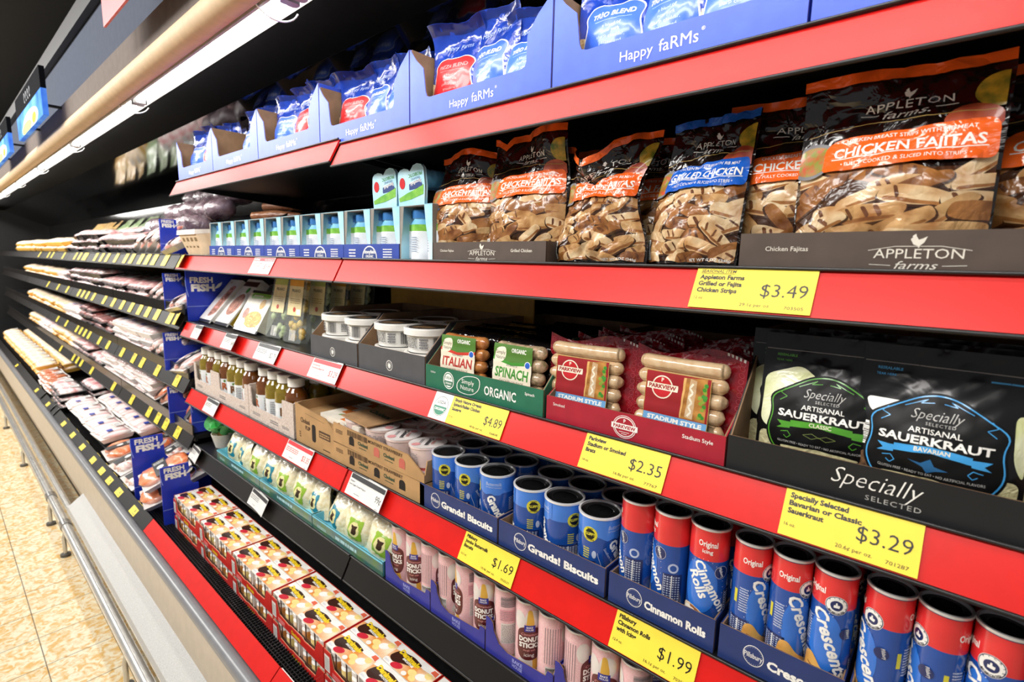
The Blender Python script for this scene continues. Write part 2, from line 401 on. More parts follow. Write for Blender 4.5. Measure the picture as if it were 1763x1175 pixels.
b = MB(); b.prism([(.655, 2.142), (.83, 2.128), (.83, 2.165), (.655, 2.165)], XF, XR + .5, M('canopy_black', '#060606', .9, var=.2, spec=.05), lambda a, c, h: (h, a, c)); b.build('canopy_underside', case)
LID = M('canopy_reflector', '#a9a8a6', .5, var=.02)
b = MB(); b.prism([(.552, 2.10), (.556, 2.128), (.60, 2.175), (.655, 2.142), (.665, 2.142), (.655, 2.20), (.55, 2.20), (.545, 2.10)], XF, XR + .5, LID, lambda a, c, h: (h, a, c)); b.build('reflector', case)
b = MB(); b.tube([(XF, .522, 2.131), (XR + .5, .522, 2.131)], .034, TRIMB, 18); b.build('canopy_bullnose', case)
b = MB(); b.prism([(.50, 2.155), (.55, 2.155), (.60, 2.20), (.60, 2.235), (.50, 2.235)], XF, XR + .5, M('canopy_fascia', '#6e645e', .8, var=.05, spec=.15), lambda a, c, h: (h, a, c)); b.build('canopy_fascia', case)
b = MB(); b.box(XF, XR + .5, .50, 1.3, 0.02, .05, STEELB); b.build('base', case)
# lamps
EM = M('lamp_glow', '#fffdf8', .3, emit=TUBE, var=.0)
def lamp(x0, x1, label):
    t = thing('fluorescent_lamp', label, 'lamp', ((x0 + x1) / 2, .585, 2.118), group='fluorescent lamps under the canopy')
    h = (x1 - x0) / 2
    q = MB(); q.tube([(-h + .03, 0, 0), (h - .03, 0, 0)], .013, EM, 10); q.build('tube', t)
    q = MB()
    for s in (-1, 1):
        q = MB(); q.box(s * (h - .018) - .012, s * (h - .018) + .012, -.02, .02, -.018, .03, M('lamp_socket', '#8d8d8f', .35, .5), .006); q.build('socket', t)
    q = MB(); n = 12
    q.tube([(h - .085, .055 * cos(R(20 + 140 * k / n)), -.045 * sin(R(20 + 140 * k / n)) + .012) for k in range(n + 1)], .0022, CHROME, 6); q.build('wire_guard', t)
    return t
xs = [1.28, .06, -1.165, -2.385, -3.605, -4.825, -6.045, -7.265, -8.485, -9.705]
for i in range(9):
    lamp(xs[i + 1], xs[i], ['white fluorescent tube over the cheese cartons, running out of the view', 'white fluorescent tube above the blue cartons with its wire guard seen whole', 'white fluorescent tube above the seam where the red rails end', 'white fluorescent tube just beyond the end of the red rails'][i] if i < 4 else 'white fluorescent tube over the meat shelves, %s beyond the red rails' % ORD[i - 3])
# steel bumper rail on feet in front of the case
t = thing('bumper_rail', 'long polished steel bumper rail on small feet along the floor', 'rail', (0, .345, 0))
b = MB(); b.tube([(XF, 0, .165), (XR + .5, 0, .165)], .021, STEEL, 16); b.build('pipe', t)
b = MB(); b.tube([(XF, .05, .15), (XR + .5, .05, .15)], .017, STEEL, 12); b.build('inner_pipe', t)
for x in (-3.32, -3.78):
    b = MB(); b.tube([(x - .03, 0, .165), (x + .03, 0, .165)], .0255, M('rail_clamp', '#a9a8a6', .3, .9), 16); b.build('coupling', t)
for x in (-3.32, -3.78, -5.0, -6.2, -7.4, -2.1, -.9, .3):
    b = MB(); b.tube([(x, -.012, .012), (x, -.012, .10), (x, 0, .15)], .009, STEEL, 8); b.tube([(x, -.012, 0), (x, -.012, .014)], .022, M('foot_rubber', '#55524e', .6), 12); b.build('foot', t)

# ---------------------------------------------------------------- shelves and price rails
def railz(z): return plane((0, .70, z), (1, 0, 0), (0, .028, .053))
def shelf(x0, x1, z, col, label, depth=.56, fence=0):
    t = thing('shelf', label, 'shelf', ((x0 + x1) / 2, .70, z)); h = (x1 - x0) / 2 - .004
    q = MB(); q.box(-h, h, .012, depth, -.022, -.001, STEELB); q.box(-h, h, .002, .013, -.03, -.0005, STEELB); q.build('deck', t)
    q = MB(); q.prism([(.0, -.002), (-.028, -.055), (-.024, -.057), (.006, -.002)], -h, h, col, lambda a, c, k: (k, a, c)); q.build('price_rail', t)
    q = MB(); q.tube([(-h, -.002, .0005), (h, -.002, .0005)], .0026, M('rail_lip', '#1b1b1c', .3), 6); q.tube([(-h, -.028, -.058), (h, -.028, -.058)], .0028, STEELB, 6); q.build('rail_edge', t)
    for s in (-h + .05, h - .05):
        q = MB(); q.prism([(.02, -.022), (.55, -.022), (.55, -.075), (.5, -.07), (.02, -.03)], s - .003, s + .003, STEELB, lambda a, c, k: (k, a, c)); q.build('bracket', t)
    if fence:
        q = MB(); q.box(-h, h, -.006, .0, -.001, fence, M('fence_black', '#161617', .25, var=.2)); q.tube([(-h, -.003, fence), (h, -.003, fence)], .0035, M('fence_rim', '#222224', .2), 6); q.build('front_fence', t)
    return t
BLKR = M('rail_black', '#110e0c', .5, spec=.3)
for nm, z, c in (('top', S1, RED), ('second', S2, RED), ('third', S3, RED), ('fourth', S4, RED), ('lowest', S5, BLKR)):
    cc = 'black' if c is BLKR else 'red'
    shelf(XL, XM, z + (.012 if nm == 'top' else 0), c, 'black steel shelf with %s price rail, %s level, beside the meat section' % (cc, nm))
    shelf(XM, XR, z, c, 'long black steel shelf with %s price rail, %s level, reaching out of view' % (cc, nm))
FZ = [1.552, 1.302, 1.028, .778]
for k, z in enumerate(FZ):
    for j in range(6):
        a = XL - .004 - j * 1.22
        shelf(a - 1.22, a, z, BLKR, 'black meat shelf, %s level, %s module beyond the red rails' % (['top', 'second', 'third', 'lowest'][k], ORD[j]), .5, 0 if k == 0 else .042)
# red and black strip on the front lip of the deck
LIPF = plane((0, .467, .470), (1, 0, 0), (0, .036, .036))
def lipstrip(x0, x1, m, label):
    q = MB(); f = LIPF
    P = [f(x0, 0, .001), f(x1, 0, .001), f(x1, .052, .001), f(x0, .052, .001)]
    q.hexa([p for p in P] + [p + Vector((0, -.002, .002)) for p in P], m); return tag(q.build('price_rail'), label, 'price rail')
lipstrip(XL + .11, XM - .02, RED, 'bright red price strip lying on the lowest lip beside the steel rail')
lipstrip(XM - .016, XR, RED, 'red price strip on the lowest lip, continuing past the white ticket')
lipstrip(XF, XL + .107, BLKR, 'black price strip with yellow tickets on the lowest lip of the meat section')

# ---------------------------------------------------------------- price tags
def tagbase(t, wd, h, m, curl=0):
    q = MB(); n = 8; f = plane((0, 0, 0), (1, 0, 0), (0, .028, .053))
    c = lambda x: .0012 + curl * (x / wd) ** 2
    q.grid(lambda u, v: f(u, v, c(u)), [wd * i / n for i in range(n + 1)], [-h, 0], m); q.grid(lambda u, v: f(u, v, c(u) - .0007), [wd * i / n for i in range(n + 1)], [-h, 0], m)
    q.build('card', t)
    return lambda x, y, d: f(x, y, c(x) + d * .5)
def price_tag(x, z, wd, title, price, bits, label, head=None):
    h = .060
    t = thing('price_tag', label, 'price tag', (x, .6995, z))
    f = tagbase(t, wd + (.055 if head else 0), h, YEL); p = PR(); ox = 0
    if head:
        ox = .055; p.rect(0, -h, ox, 0, TAGW); p.disc(.027, -.031, .021, DARKTXT); p.disc(.027, -.031, .020, WHITE)
        p.poly([(.027 + .019 * cos(a), -.031 + .019 * sin(a)) for a in [pi + pi * k / 16 for k in range(17)]], M('usda_green', '#1f7a5c', .4))
        p.text('USDA', .027, -.026, .007, DARKTXT, bold=.02); p.text('ORGANIC', .027, -.040, .0055, WHITE, bold=.02, wd=.031)
    y = -.0125
    if title[0] == 'SEASONAL ITEM':
        p.text(title[0], ox + .006, -.0085, .0045, BLACK, 'l', bold=.01, shear=.2); p.line([(ox + .006, -.0098), (ox + .05, -.0098)], .0006, BLACK); title = title[1:]; y = -.018
    for s in title:
        p.text(s, ox + .006, y, .0063, BLACK, 'l', bold=.04, wd=None if len(s) < 19 else .076); y -= .0095
    p.text(price, wd + ox - .007, -.0395 if head is None else -.041, .018, BLACK, 'r', bold=-.005, wd=.052 if head is None else .045)
    p.text(bits[0], ox + .005, -.0475 if head is None else -.047, .004, BLACK, 'l'); p.text(bits[1], ox + wd * .57, -.054, .0045, BLACK, 'c', wd=.036); p.text(bits[2], wd + ox - .008, -.055, .0042, BLACK, 'r', wd=.021)
    p.build('lettering', f, t); return t
price_tag(-.276, S2, .145, ['SEASONAL ITEM', 'Appleton Farms', 'Grilled or Fajita', 'Chicken Strips'], '$3.49', ('12 oz', '29.1¢ per oz.', '703505'), 'yellow price tag reading 3.49 on the red rail under the chicken bags')
price_tag(-.82, S3, .152, ['Simply Nature Organic', 'Spinach/Italian Chicken', 'Sausage'], '$4.89', ('12 oz', '40.8¢ per oz.', '56808'), 'yellow price tag with green organic seal reading 4.89 under the green carton', 1)
price_tag(-.44, S3, .145, ['Parkview', 'Stadium or Smoked', 'Brats'], '$2.35', ('14 oz.', '16.8¢ per oz.', '77767'), 'yellow price tag reading 2.35 under the red sausage carton')
price_tag(-.140, S3, .138, ['Specially Selected', 'Bavarian or Classic', 'Sauerkraut'], '$3.29', ('16 oz.', '20.6¢ per oz.', '701287'), 'yellow price tag reading 3.29 under the black sauerkraut carton')
price_tag(-.725, S4, .148, ['Pillsbury', 'Jumbo Buttermilk', 'Biscuits'], '$1.69', ('16.3 oz.', '10.4¢ per oz.', '703531'), 'yellow price tag reading 1.69 under the blue biscuit cans')
price_tag(-.366, S4, .138, ['Pillsbury', 'Cinnamon Rolls', 'with Icing'], '$1.99', ('12.4 oz.', '16.1¢ per oz.', '703532'), 'yellow price tag reading 1.99 under the cinnamon roll cans')
REDT = M('tag_red', '#d2202c', .5)
def white_tag(x, z, wd, price, hd, label, curl=.006, body=None, lip=False):
    t = thing('shelf_ticket', label, 'price tag', (x, .6995, z) if not lip else (x, .505, .508)); h = .058
    f = tagbase(t, wd, h, TAGW, curl); p = PR(); tc = REDT if hd is REDT else DARKTXT
    p.rect(.004, -.0155, wd - .003, -.004, hd); p.text('ALDI finds', .007, -.0125, .006, WHITE, 'l', bold=.03, shear=.3); p.text("when they're gone", wd - .006, -.012, .0035, WHITE, 'r', bold=.02, shear=.3, wd=wd * .42)
    (p.text(body[0], .007, -.024, .0045, tc, 'l', bold=.01), p.text(body[1], .007, -.032, .0045, tc, 'l', wd=wd * .45, bold=.01)) if body else p.lines_of(.007, -.034, wd * .5, -.019, 3, tc, .4)
    if price: p.text(price, wd - .007, -.042, .0165, tc, 'r', bold=0, wd=len(price) * .0085 + .002)
    p.lines_of(.04, -.05, .065, -.047, 1, GREYTXT); p.lines_of(wd - .022, -.056, wd - .008, -.0535, 1, GREYTXT)
    p.build('lettering', f, t); return t
white_tag(-1.705, S2, .147, '$3.99', REDT, 'white ticket with red header reading 3.99 under the yogurt packs', 0)
white_tag(-2.30, S3, .14, '', DARKTXT, 'curled white ticket with black header under the slanted white meal sleeves', .02)
white_tag(-1.985, S3, .15, '$4.49', DARKTXT, 'curled white ticket with black header reading 4.49 under the pasta pack', .02)
white_tag(-1.705, S3, .16, '$2.79', DARKTXT, 'white ticket with black header reading 2.79 under the clear ravioli packs', .004)
white_tag(-1.345, S3, .155, '$3.29', REDT, 'white ticket with red header reading 3.29 beside the rail joint', .004, ('Park Street Deli', 'Everything Bagel Dip'))
white_tag(-2.22, S4, .14, '', DARKTXT, 'white ticket with black header below the juice bottles', .008)
white_tag(-1.525, S4, .165, '$3.35', REDT, 'white ticket with red header reading 3.35 below the carton of yogurt drinks', .004)
white_tag(-1.163, S4, .17, '99¢', DARKTXT, 'white ticket with black header reading 99 cents under the brown yogurt cartons', .012, ('Dessert', 'Less Sugar Greek Yogurt'))
white_tag(-2.44, S5, .14, '', DARKTXT, 'bent white ticket on the black rail beside the green herb pot', .02)
white_tag(-1.82, S5, .16, '', DARKTXT, 'bent white ticket on the black rail under the shredded cheese bags', .02)
t = white_tag(-1.20, 0, .165, '', REDT, 'white ticket with red header lying on the lowest red strip', .0, lip=True); t.rotation_euler = (R(-17), 0, 0)
# ---------------------------------------------------------------- shared builders for packaged goods
def sstep(a, b, x):
    t = max(0, min(1, (x - a) / (b - a))); return t * t * (3 - 2 * t)
def pouch(name, parent, w, h, d, mat, warp=None, top=.84, seed=1, back=None, nu=20, nv=24, wr=.003):
    rnd = random.Random(seed); ph = [rnd.uniform(0, 6.28) for _ in range(6)]; warp = warp or (lambda x, y, z: (x, y, z))
    def th(u, v):
        s = v / h; e = max(0, 1 - abs(2 * u / w) ** 2.6)
        return d * e * (.5 + .5 * sin(pi / 2 * min(1, s / .35))) * (1 - sstep(.35, top, s))
    def wrk(u, v):
        e = max(0, 1 - abs(2 * u / w) ** 4)
        return wr * e * (sin(38 * u / w + 9 * v / h + ph[0]) * .5 + sin(21 * v / h + 13 * u / w + ph[1]) * .6 + sin(47 * v / h - 31 * u / w + ph[2]) * .35)
    def front(u, v, k=0): return Vector(warp(u, -th(u, v) - wrk(u, v) - k, v))
    us = [-w / 2 + w * i / nu for i in range(nu + 1)]; vv = [h * i / nv for i in range(nv + 1)]
    q = MB(); q.grid(lambda u, v: front(u, v), us, vv, mat, tri=True)
    q.grid(lambda u, v: Vector(warp(-u, th(u, v) * .8 - wrk(u, v) * .5 + .0005, v)), us, vv, back or mat)
    q.grid(lambda u, v: Vector(warp(u, (-th(u, 0) - wrk(u, 0)) * (1 - v) + (th(u, 0) * .8 - wrk(u, 0) * .5 + .0005) * v, 0)), us, [1, 0], mat)
    q.build(name, parent)
    return GridSurf(front, us, vv)
def carton(name, label, cat, x0, x1, z, fh, mo, mi, depth, bh, sl=.06, y0=.704, outline=None, group=None, fh2=None, rz=0):
    h = (x1 - x0) / 2; t = .0035; fh2 = fh if fh2 is None else fh2
    q = MB(); g = lambda a, c, k: (a, k, c); sd = lambda a, c, k: (k, a, c)
    ol = outline or [(-h, 0), (h, 0), (h, fh), (-h, fh)]
    q.prism(ol, 0, t / 2, mo, g); q.prism(ol, t / 2, t, mi, g)
    for s in (-1, 1):
        f0 = ol[2][1] if outline is None else max(c for a, c in outline if abs(a - s * h) < 1e-6)
        P = [(t, .0), (depth, .0), (depth, bh), (sl, bh), (t, f0)]
        a, b_, c = s * h, s * (h - t / 2), s * (h - t)
        q.prism(P, min(a, b_), max(a, b_), mo, sd); q.prism(P, min(c, b_), max(c, b_), mi, sd)
    q.box(-h + t, h - t, t, depth, .0005, .003, mi); q.box(-h + t, h - t, depth - t, depth - t / 2, .003, bh, mi); q.box(-h + t, h - t, depth - t / 2, depth, .003, bh, mo)
    o = q.build(name, None, ((x0 + x1) / 2, y0, z), (0, 0, rz)); tag(o, label, cat, group); return o, plane((0, 0, 0))
def smooth_path(P, r=.006, k=4):
    out = []; n = len(P)
    for i, p in enumerate(P):
        p = Vector(p); a = Vector(P[i - 1]); c = Vector(P[(i + 1) % n]); ra = min(r, (p - a).length * .45); rc = min(r, (c - p).length * .45)
        s, e = p + (a - p).normalized() * ra, p + (c - p).normalized() * rc
        for j in range(k + 1):
            f = j / k; out.append(tuple(s * (1 - f) ** 2 + p * 2 * f * (1 - f) + e * f * f))
    return out

# ---------------------------------------------------------------- top shelf: blue cartons of shredded cheese
CH_FILM = M('cheese_film', '#1d3fa8', .16, coat=.6, bump=.35, bs=26, var=.1); CH_SHRED = M('cheese_shreds', '#e9c07a', .4, col2='#f6ead0', vs_=70, stretch=(1, 1, .35), bump=.6, bs=90)
CH_BADGE = M('cheese_badge', '#3f6be0', .3, coat=.3); CH_RED = M('cheese_badge_red', '#cf2a2e', .3, coat=.3); CH_TXT = M('cheese_text', '#b9cdf6', .4); CH_TOP = M('cheese_top', '#16276b', .2, coat=.5)
def cheese_bag(kind, label):
    t = thing('cheese_bag', label, 'bag of cheese'); w, h = .135, .20
    def warp(x, y, z):
        k = max(0, z - .155); return (x, y - k * k * 12 * (1 if kind else .4) + .01 * sin(x * 50 + kind) * sstep(.13, .2, z), z - k * k * 5)
    f = pouch('film', t, w, h, .03, CH_FILM, warp, seed=3 + kind, nu=14, nv=18, wr=.002)
    p = PR(); p.poly(smooth_path([(-.06, .006), (.06, .006), (.062, .075), (.03, .055), (-.02, .06), (-.062, .085)], .01), CH_SHRED)
    bd = CH_RED if kind else CH_BADGE
    B = [(-.045, .02), (.045, .02), (.05, .06), (.042, .095), (.052, .115), (.03, .128), (0, .122), (-.034, .13), (-.052, .112), (-.042, .09), (-.05, .055)]
    p.poly(smooth_path(B, .012), WHITE); p.poly(smooth_path([(a * .955, (c - .075) * .965 + .075) for a, c in B], .012), bd)
    tx = PINKP if kind else CH_TXT
    if kind: p.text('PIZZA BLEND', 0, .102, .0085, tx, bold=.01, wd=.07); ls = ['a blend of', 'mozzarella', 'cheddar, aged', 'provolone', 'cheeses']
    else: p.text('TRIO BLEND', 0, .102, .0095, WHITE, bold=.02, wd=.07, shear=.15); ls = ['a blend of', 'new york', 'sharp cheddar,', 'pasteurized', 'process american', '& swiss', 'cheeses']
    p.line([(-.03, .096), (.03, .096)], .0008, tx)
    for i, s in enumerate(ls): p.text(s, 0, .084 - i * .0092, .0055, tx)
    p.rect(-w / 2 + .002, .178, w / 2 - .002, .199, CH_TOP); p.text('Happy Farms', 0, .145, .010, CH_TXT, shear=.1)
    p.build('front_print', f, t, .012); return t
CB = [cheese_bag(0, ''), cheese_bag(1, '')]; CBN = [0, 0]
CW = .3725
places = ['at the rail end', 'second from the rail end', 'third from the rail end', 'just left of the shelf joint', 'just right of the shelf joint', 'above the blue chicken pouch', 'above the largest chicken pouch']
for i in range(7):
    x0 = XL + .02 + i * CW; x1 = x0 + CW - .004; z = S1 + (.012 if x1 < XM - .02 else .001); h = (x1 - x0) / 2
    ol = [(-h, 0), (h, 0), (h, .150), (h - .03, .125), (h - .052, .097)] + [(h - .053, .058), (h - .056, .050), (h - .064, .047)] + [(-h + .064, .047), (-h + .054, .050), (-h + .050, .058)] + [(-h + .043, .105), (-h + .02, .125), (-h, .150)]
    c, f = carton('display_carton', 'blue display carton of shredded cheese bags ' + places[i], 'carton', x0, x1, z, .047, BLUEB, KRAFTIN, .30, .15, .02, outline=ol, group='blue cheese cartons on the top shelf')
    p = PR(); p.text('Happy', -.035, .0155, .0145, WHITE, 'c', wd=.052); p.text('faRMs', .028, .0155, .0165, WHITE, 'c', wd=.056); p.text('®', .062, .028, .005, WHITE); p.build('lettering', f, c)
    for j, (dx, dy, k, rz, tz, ln) in enumerate(((-.105, .045, 1 if i in (4, 3) else 0, .18, .0, .10), (-.012, .058, (i + 1) % 2 if i != 4 else 0, -.1, .004, .06), (.085, .05, 0 if i != 2 else 1, .08, -.004, .14), (.0, .125, 0, .1, .028, .05), (-.07, .19, 0, -.1, .02, .05), (.08, .18, 1 if i == 3 else 0, .1, .03, .12))):
        if i == 1 and j in (0, 4): continue
        k = min(1, k); src = CB[k]; ky = ['blue', 'red'][k]
        spot = ['front left', 'front middle', 'front right', 'second row', 'back left', 'back right'][j]
        lb = '%s badged cheese bag, %s of the carton %s' % (ky, spot, places[i])
        loc = ((x0 + x1) / 2 + dx, .715 + dy, z + .005 + tz)
        if CBN[k] == 0: src.location = loc; src.rotation_euler = (-ln, 0, rz); src['label'] = lb; src['group'] = 'shredded cheese bags'; CBN[k] = 1
        else: dup(src, loc, (-ln, 0, rz), lb, 'shredded cheese bags', (1, 1, random.uniform(.95, 1.04)))

# ---------------------------------------------------------------- second shelf, left: yogurt packs
SKY = M('yogurt_sky', '#6fb6df', .35, coat=.2); CAPB = M('yogurt_cap', '#2f6fb0', .35); GRASS = M('yogurt_grass', '#5faa35', .4, col2='#8cc84a', vs_=60); MILKW = M('yogurt_white', '#e7edf4', .35); SKYL = M('yogurt_board', '#9ad4ea', .4, col2='#c9ecf5', vs_=14); YBLUE = M('yogurt_tray', '#24409a', .4)
def yogurt_pack(w):
    t = thing('yogurt_pack', '', 'pack of yogurt'); g = lambda a, c, k: (k, a, c)
    q = MB(); q.box(0, w - .002, 0, .075, .112, .1135, GREYIN); q.box(.0, w - .002, 0, .075, .1136, .1145, SKYL)
    for s, x in ((0, 0), (1, w - .004)):
        P = [(0, 0), (.075, 0), (.075, .112), (0, .112)]
        q.prism(P, x, x + .0015, SKYL if s else GREYIN, g); q.prism(P, x + .0015, x + .003, GREYIN if s else SKYL, g)
    # right-hand shoulder of the sleeve wrapping to the front
    q.poly([(w - .028, -.001, .113), (w - .022, -.001, .07), (w - .012, -.001, .03), (w - .010, -.001, 0), (w - .001, -.001, 0), (w - .001, -.001, .113)], SKYL)
    q.poly([(0, -.0005, .113), (.014, -.0005, .113), (.010, -.0005, .07), (.003, -.0005, .03), (.003, -.0005, 0), (0, -.0005, 0)], GREYIN)
    q.build('sleeve', t)
    for i in range(2):
        for j in range(1):
            q = MB(); r = w * .26
            q.lathe([(.001, 0), (r, .0), (r, .058), (r * .99, .06), (r * .985, .074), (r * .8, .084), (r * .78, .087), (r * .86, .087), (r * .86, .104), (.001, .105)], None, 14, (w * (.35 + .53 * i), .036, .001), [MILKW, MILKW, MILKW, GRASS, SKY, SKY, WHITE, CAPB, CAPB]); q.build('bottle', t)
    p = PR(); rn = random.Random(4); p.lines_of(w * .24, .018, w * .46, .052, 7, M('yogurt_text', '#8fa0b8', .5), .4, rn); p.lines_of(w * .78, .018, w * .88, .05, 6, M('yogurt_text', '#8fa0b8', .5), .4, rn)
    p.build('small_print', plane((0, .036 - w * .262, 0)), t); return t
YP = yogurt_pack(.114); n = 0; YW = .2325
for i in range(5):
    x0 = XL + .305 + i * YW
    c, f = carton('yogurt_tray', 'low blue tray of yogurt packs, %s along from the white paper carton' % ORD[i], 'carton', x0, x0 + YW - .002, S2, .036, YBLUE, GREYIN, .24, .036, group='blue yogurt trays')
    p = PR(); A = [(.034 * cos(a) * .9, .004 + .028 * sin(a)) for a in [pi * k / 14 for k in range(15)]]
    p.poly(A + [(-.031, .001), (.031, .001)], WHITE); p.poly([(x * .9, (y - .004) * .9 + .004) for x, y in A] + [(-.028, .003), (.028, .003)], M('yogurt_logo', '#27407f', .4)); p.text('Stonyfield', 0, .014, .0085, WHITE, bold=.03, wd=.046); p.text('ORGANIC', 0, .0045, .006, WHITE, bold=.02, wd=.032)
    p.lines_of(-.09, .006, -.06, .028, 3, WHITE, .4, random.Random(1)); p.lines_of(.055, .005, .09, .028, 4, WHITE, .4, random.Random(2))
    p.build('lettering', f, c)
    for j in range(2):
        lb = 'sky blue yogurt pack, %s half of %s tray from the paper carton' % (['left', 'right'][j], ORD[i])
        loc = (x0 + .001 + j * .1155, .7085, S2 + .004)
        if n == 0: YP.location = loc; YP['label'] = lb; YP['group'] = 'yogurt packs in trays'
        else: dup(YP, loc, (0, 0, 0), lb, 'yogurt packs in trays')
        n += 1
dup(YP, (XL + .305 + 5 * YW + .004, .704, S2 + .001), (0, 0, 0), 'single sky blue yogurt pack standing on the shelf beside the dark chicken tray', None, (.98, 1, 1.02))
def lying_pack(x, label):
    t = thing('yogurt_pack', label, 'pack of yogurt', (x, .712, S2 + .119), (R(2), 0, R(4))); w, h = .082, .078
    O = [(0, .0), (w, 0), (w + .003, .04), (w, h - .004)] + [(w - .020 + .019 * cos(a), h - .004 + .012 * sin(a)) for a in (.3, .9, 1.6, 2.3, 2.9)] + [(.020 + .019 * cos(a), h - .010 + .010 * sin(a)) for a in (.3, .9, 1.6, 2.3, 2.9)] + [(0, h - .012), (-.002, .04)]
    q = MB(); q.prism(O, 0, .008, SKYL, lambda a, c, k: (a, k, c), True); q.build('sleeve', t)
    for i in range(2):
        q = MB(); q.lathe([(.001, -.0), (.0185, 0), (.019, .06), (.016, .072), (.019, .0725), (.019, .088), (.001, .089)], SKY, 14, (0, 0, 0)); o = q.build('bottle', t, (.021 + i * .042, .099, .058 - i * .0), (R(90), 0, 0))
    p = PR(); p.poly([(.002, .016), (.03, .026), (.06, .034), (w - .001, .042), (w - .002, .022), (.04, .012), (.004, .008)], GRASS); p.disc(.014, .047, .009, M('apple_red', '#c8242c', .3), .012)
    p.poly([(.036, .044), (.072, .055), (.078, .04), (.058, .034), (.036, .032)], M('yogurt_logo', '#27407f', .4)); p.text('Stonyfield', .057, .051, .008, WHITE, rot=pi + .2, wd=.034, bold=.02); p.text('PROBIOTIC', .055, .067, .0075, GREENP, rot=pi + .12, wd=.042, bold=.01); p.text('ORGANIC', .056, .058, .005, M('yogurt_logo', '#27407f', .4), rot=pi + .15, wd=.03)
    p.build('front_print', plane((0, 0, 0)), t); return t
lying_pack(-1.066, 'upside-down yogurt pack with red fruit lying atop the row, beside another')
lying_pack(-.968, 'upside-down yogurt pack lying atop the row, touching the chicken bag')
# white paper carton at the end of the rail
t = thing('paper_carton', 'white-topped tan carton leaning forward at the end of the red rail beside yogurt', 'carton', (XL + .03, .703, S2 + .001))
b = MB(); TAN = M('paper_tan', '#cdb595', .6); PW = M('paper_white', '#e6e2da', .5)
b.hexa([(.05, .0, 0), (.235, .0, 0), (.235, .14, 0), (.05, .14, 0), (0, -.02, .085), (.20, -.02, .085), (.22, .14, .10), (.02, .14, .10)], TAN); b.build('box', t)
b = MB(); b.hexa([(-.003, -.024, .078), (.203, -.024, .078), (.223, .143, .098), (.017, .143, .098), (-.003, -.022, .096), (.203, -.022, .096), (.223, .143, .108), (.017, .143, .108)], PW); b.build('lid', t)
p = PR()
for k in range(4): p.rect(.04 + k * .045, .055, .066 + k * .045, .07, M('paper_brown', '#7a6038', .6)); p.rect(.05 + k * .04, .03, .07 + k * .04, .037, M('paper_brown', '#7a6038', .6))
p.build('label_print', plane((0.01, -.0, 0), (1, 0, 0), (-.2, -.2, .85)), t)
b = MB(); b.blob((.05, .05, .06), .06, .06, .06, M('paper_bag', '#d9c7bb', .4, coat=.4), 12, 8, .15); tag(b.build('filled_bag', None, (XL + .24, .735, S2)), 'pale crumpled food bag between the tan carton and first yogurt tray', 'bag')

# ---------------------------------------------------------------- second shelf, right: chicken strip pouches
CF = M('pouch_brown', '#1a0f0b', .2, coat=.7, bump=.5, bs=24, var=.2, crease=17); ORG = M('pouch_orange', '#ee6420', .25, coat=.6, bump=.3, bs=24, crease=17); BLU = M('pouch_blue', '#1d5fc4', .25, coat=.6, bump=.3, bs=24, crease=17)
STRIP = [M('chicken_cream', '#e6cda4', .3, coat=.4, col2='#bd8b55', vs_=38, bump=.3, bs=24, crease=17), M('chicken_tan', '#d2a872', .3, coat=.4, col2='#97622f', vs_=38, bump=.3, bs=24, crease=17), M('chicken_brown', '#a9713c', .3, coat=.4, col2='#6f3f1b', vs_=38, bump=.3, bs=24, crease=17)]
CHAR = M('grill_char', '#7a4a28', .35, coat=.4, bump=.3, bs=24, col2='#4e2812', vs_=120, crease=17); PGAP = M('pouch_gap', '#43240f', .3, coat=.4, bump=.3, bs=24, crease=17)
def rooster(p, x, y, k, m):
    p.poly([(x + a * k, y + c * k) for a, c in [(-.5, .1), (-.3, -.3), (0, -.42), (0, -.55), (.08, -.55), (.08, -.42), (.35, -.15), (.5, .3), (.25, .15), (0, .05), (-.15, .3), (-.2, .5), (-.32, .42), (-.42, .32), (-.36, .25)]], m)
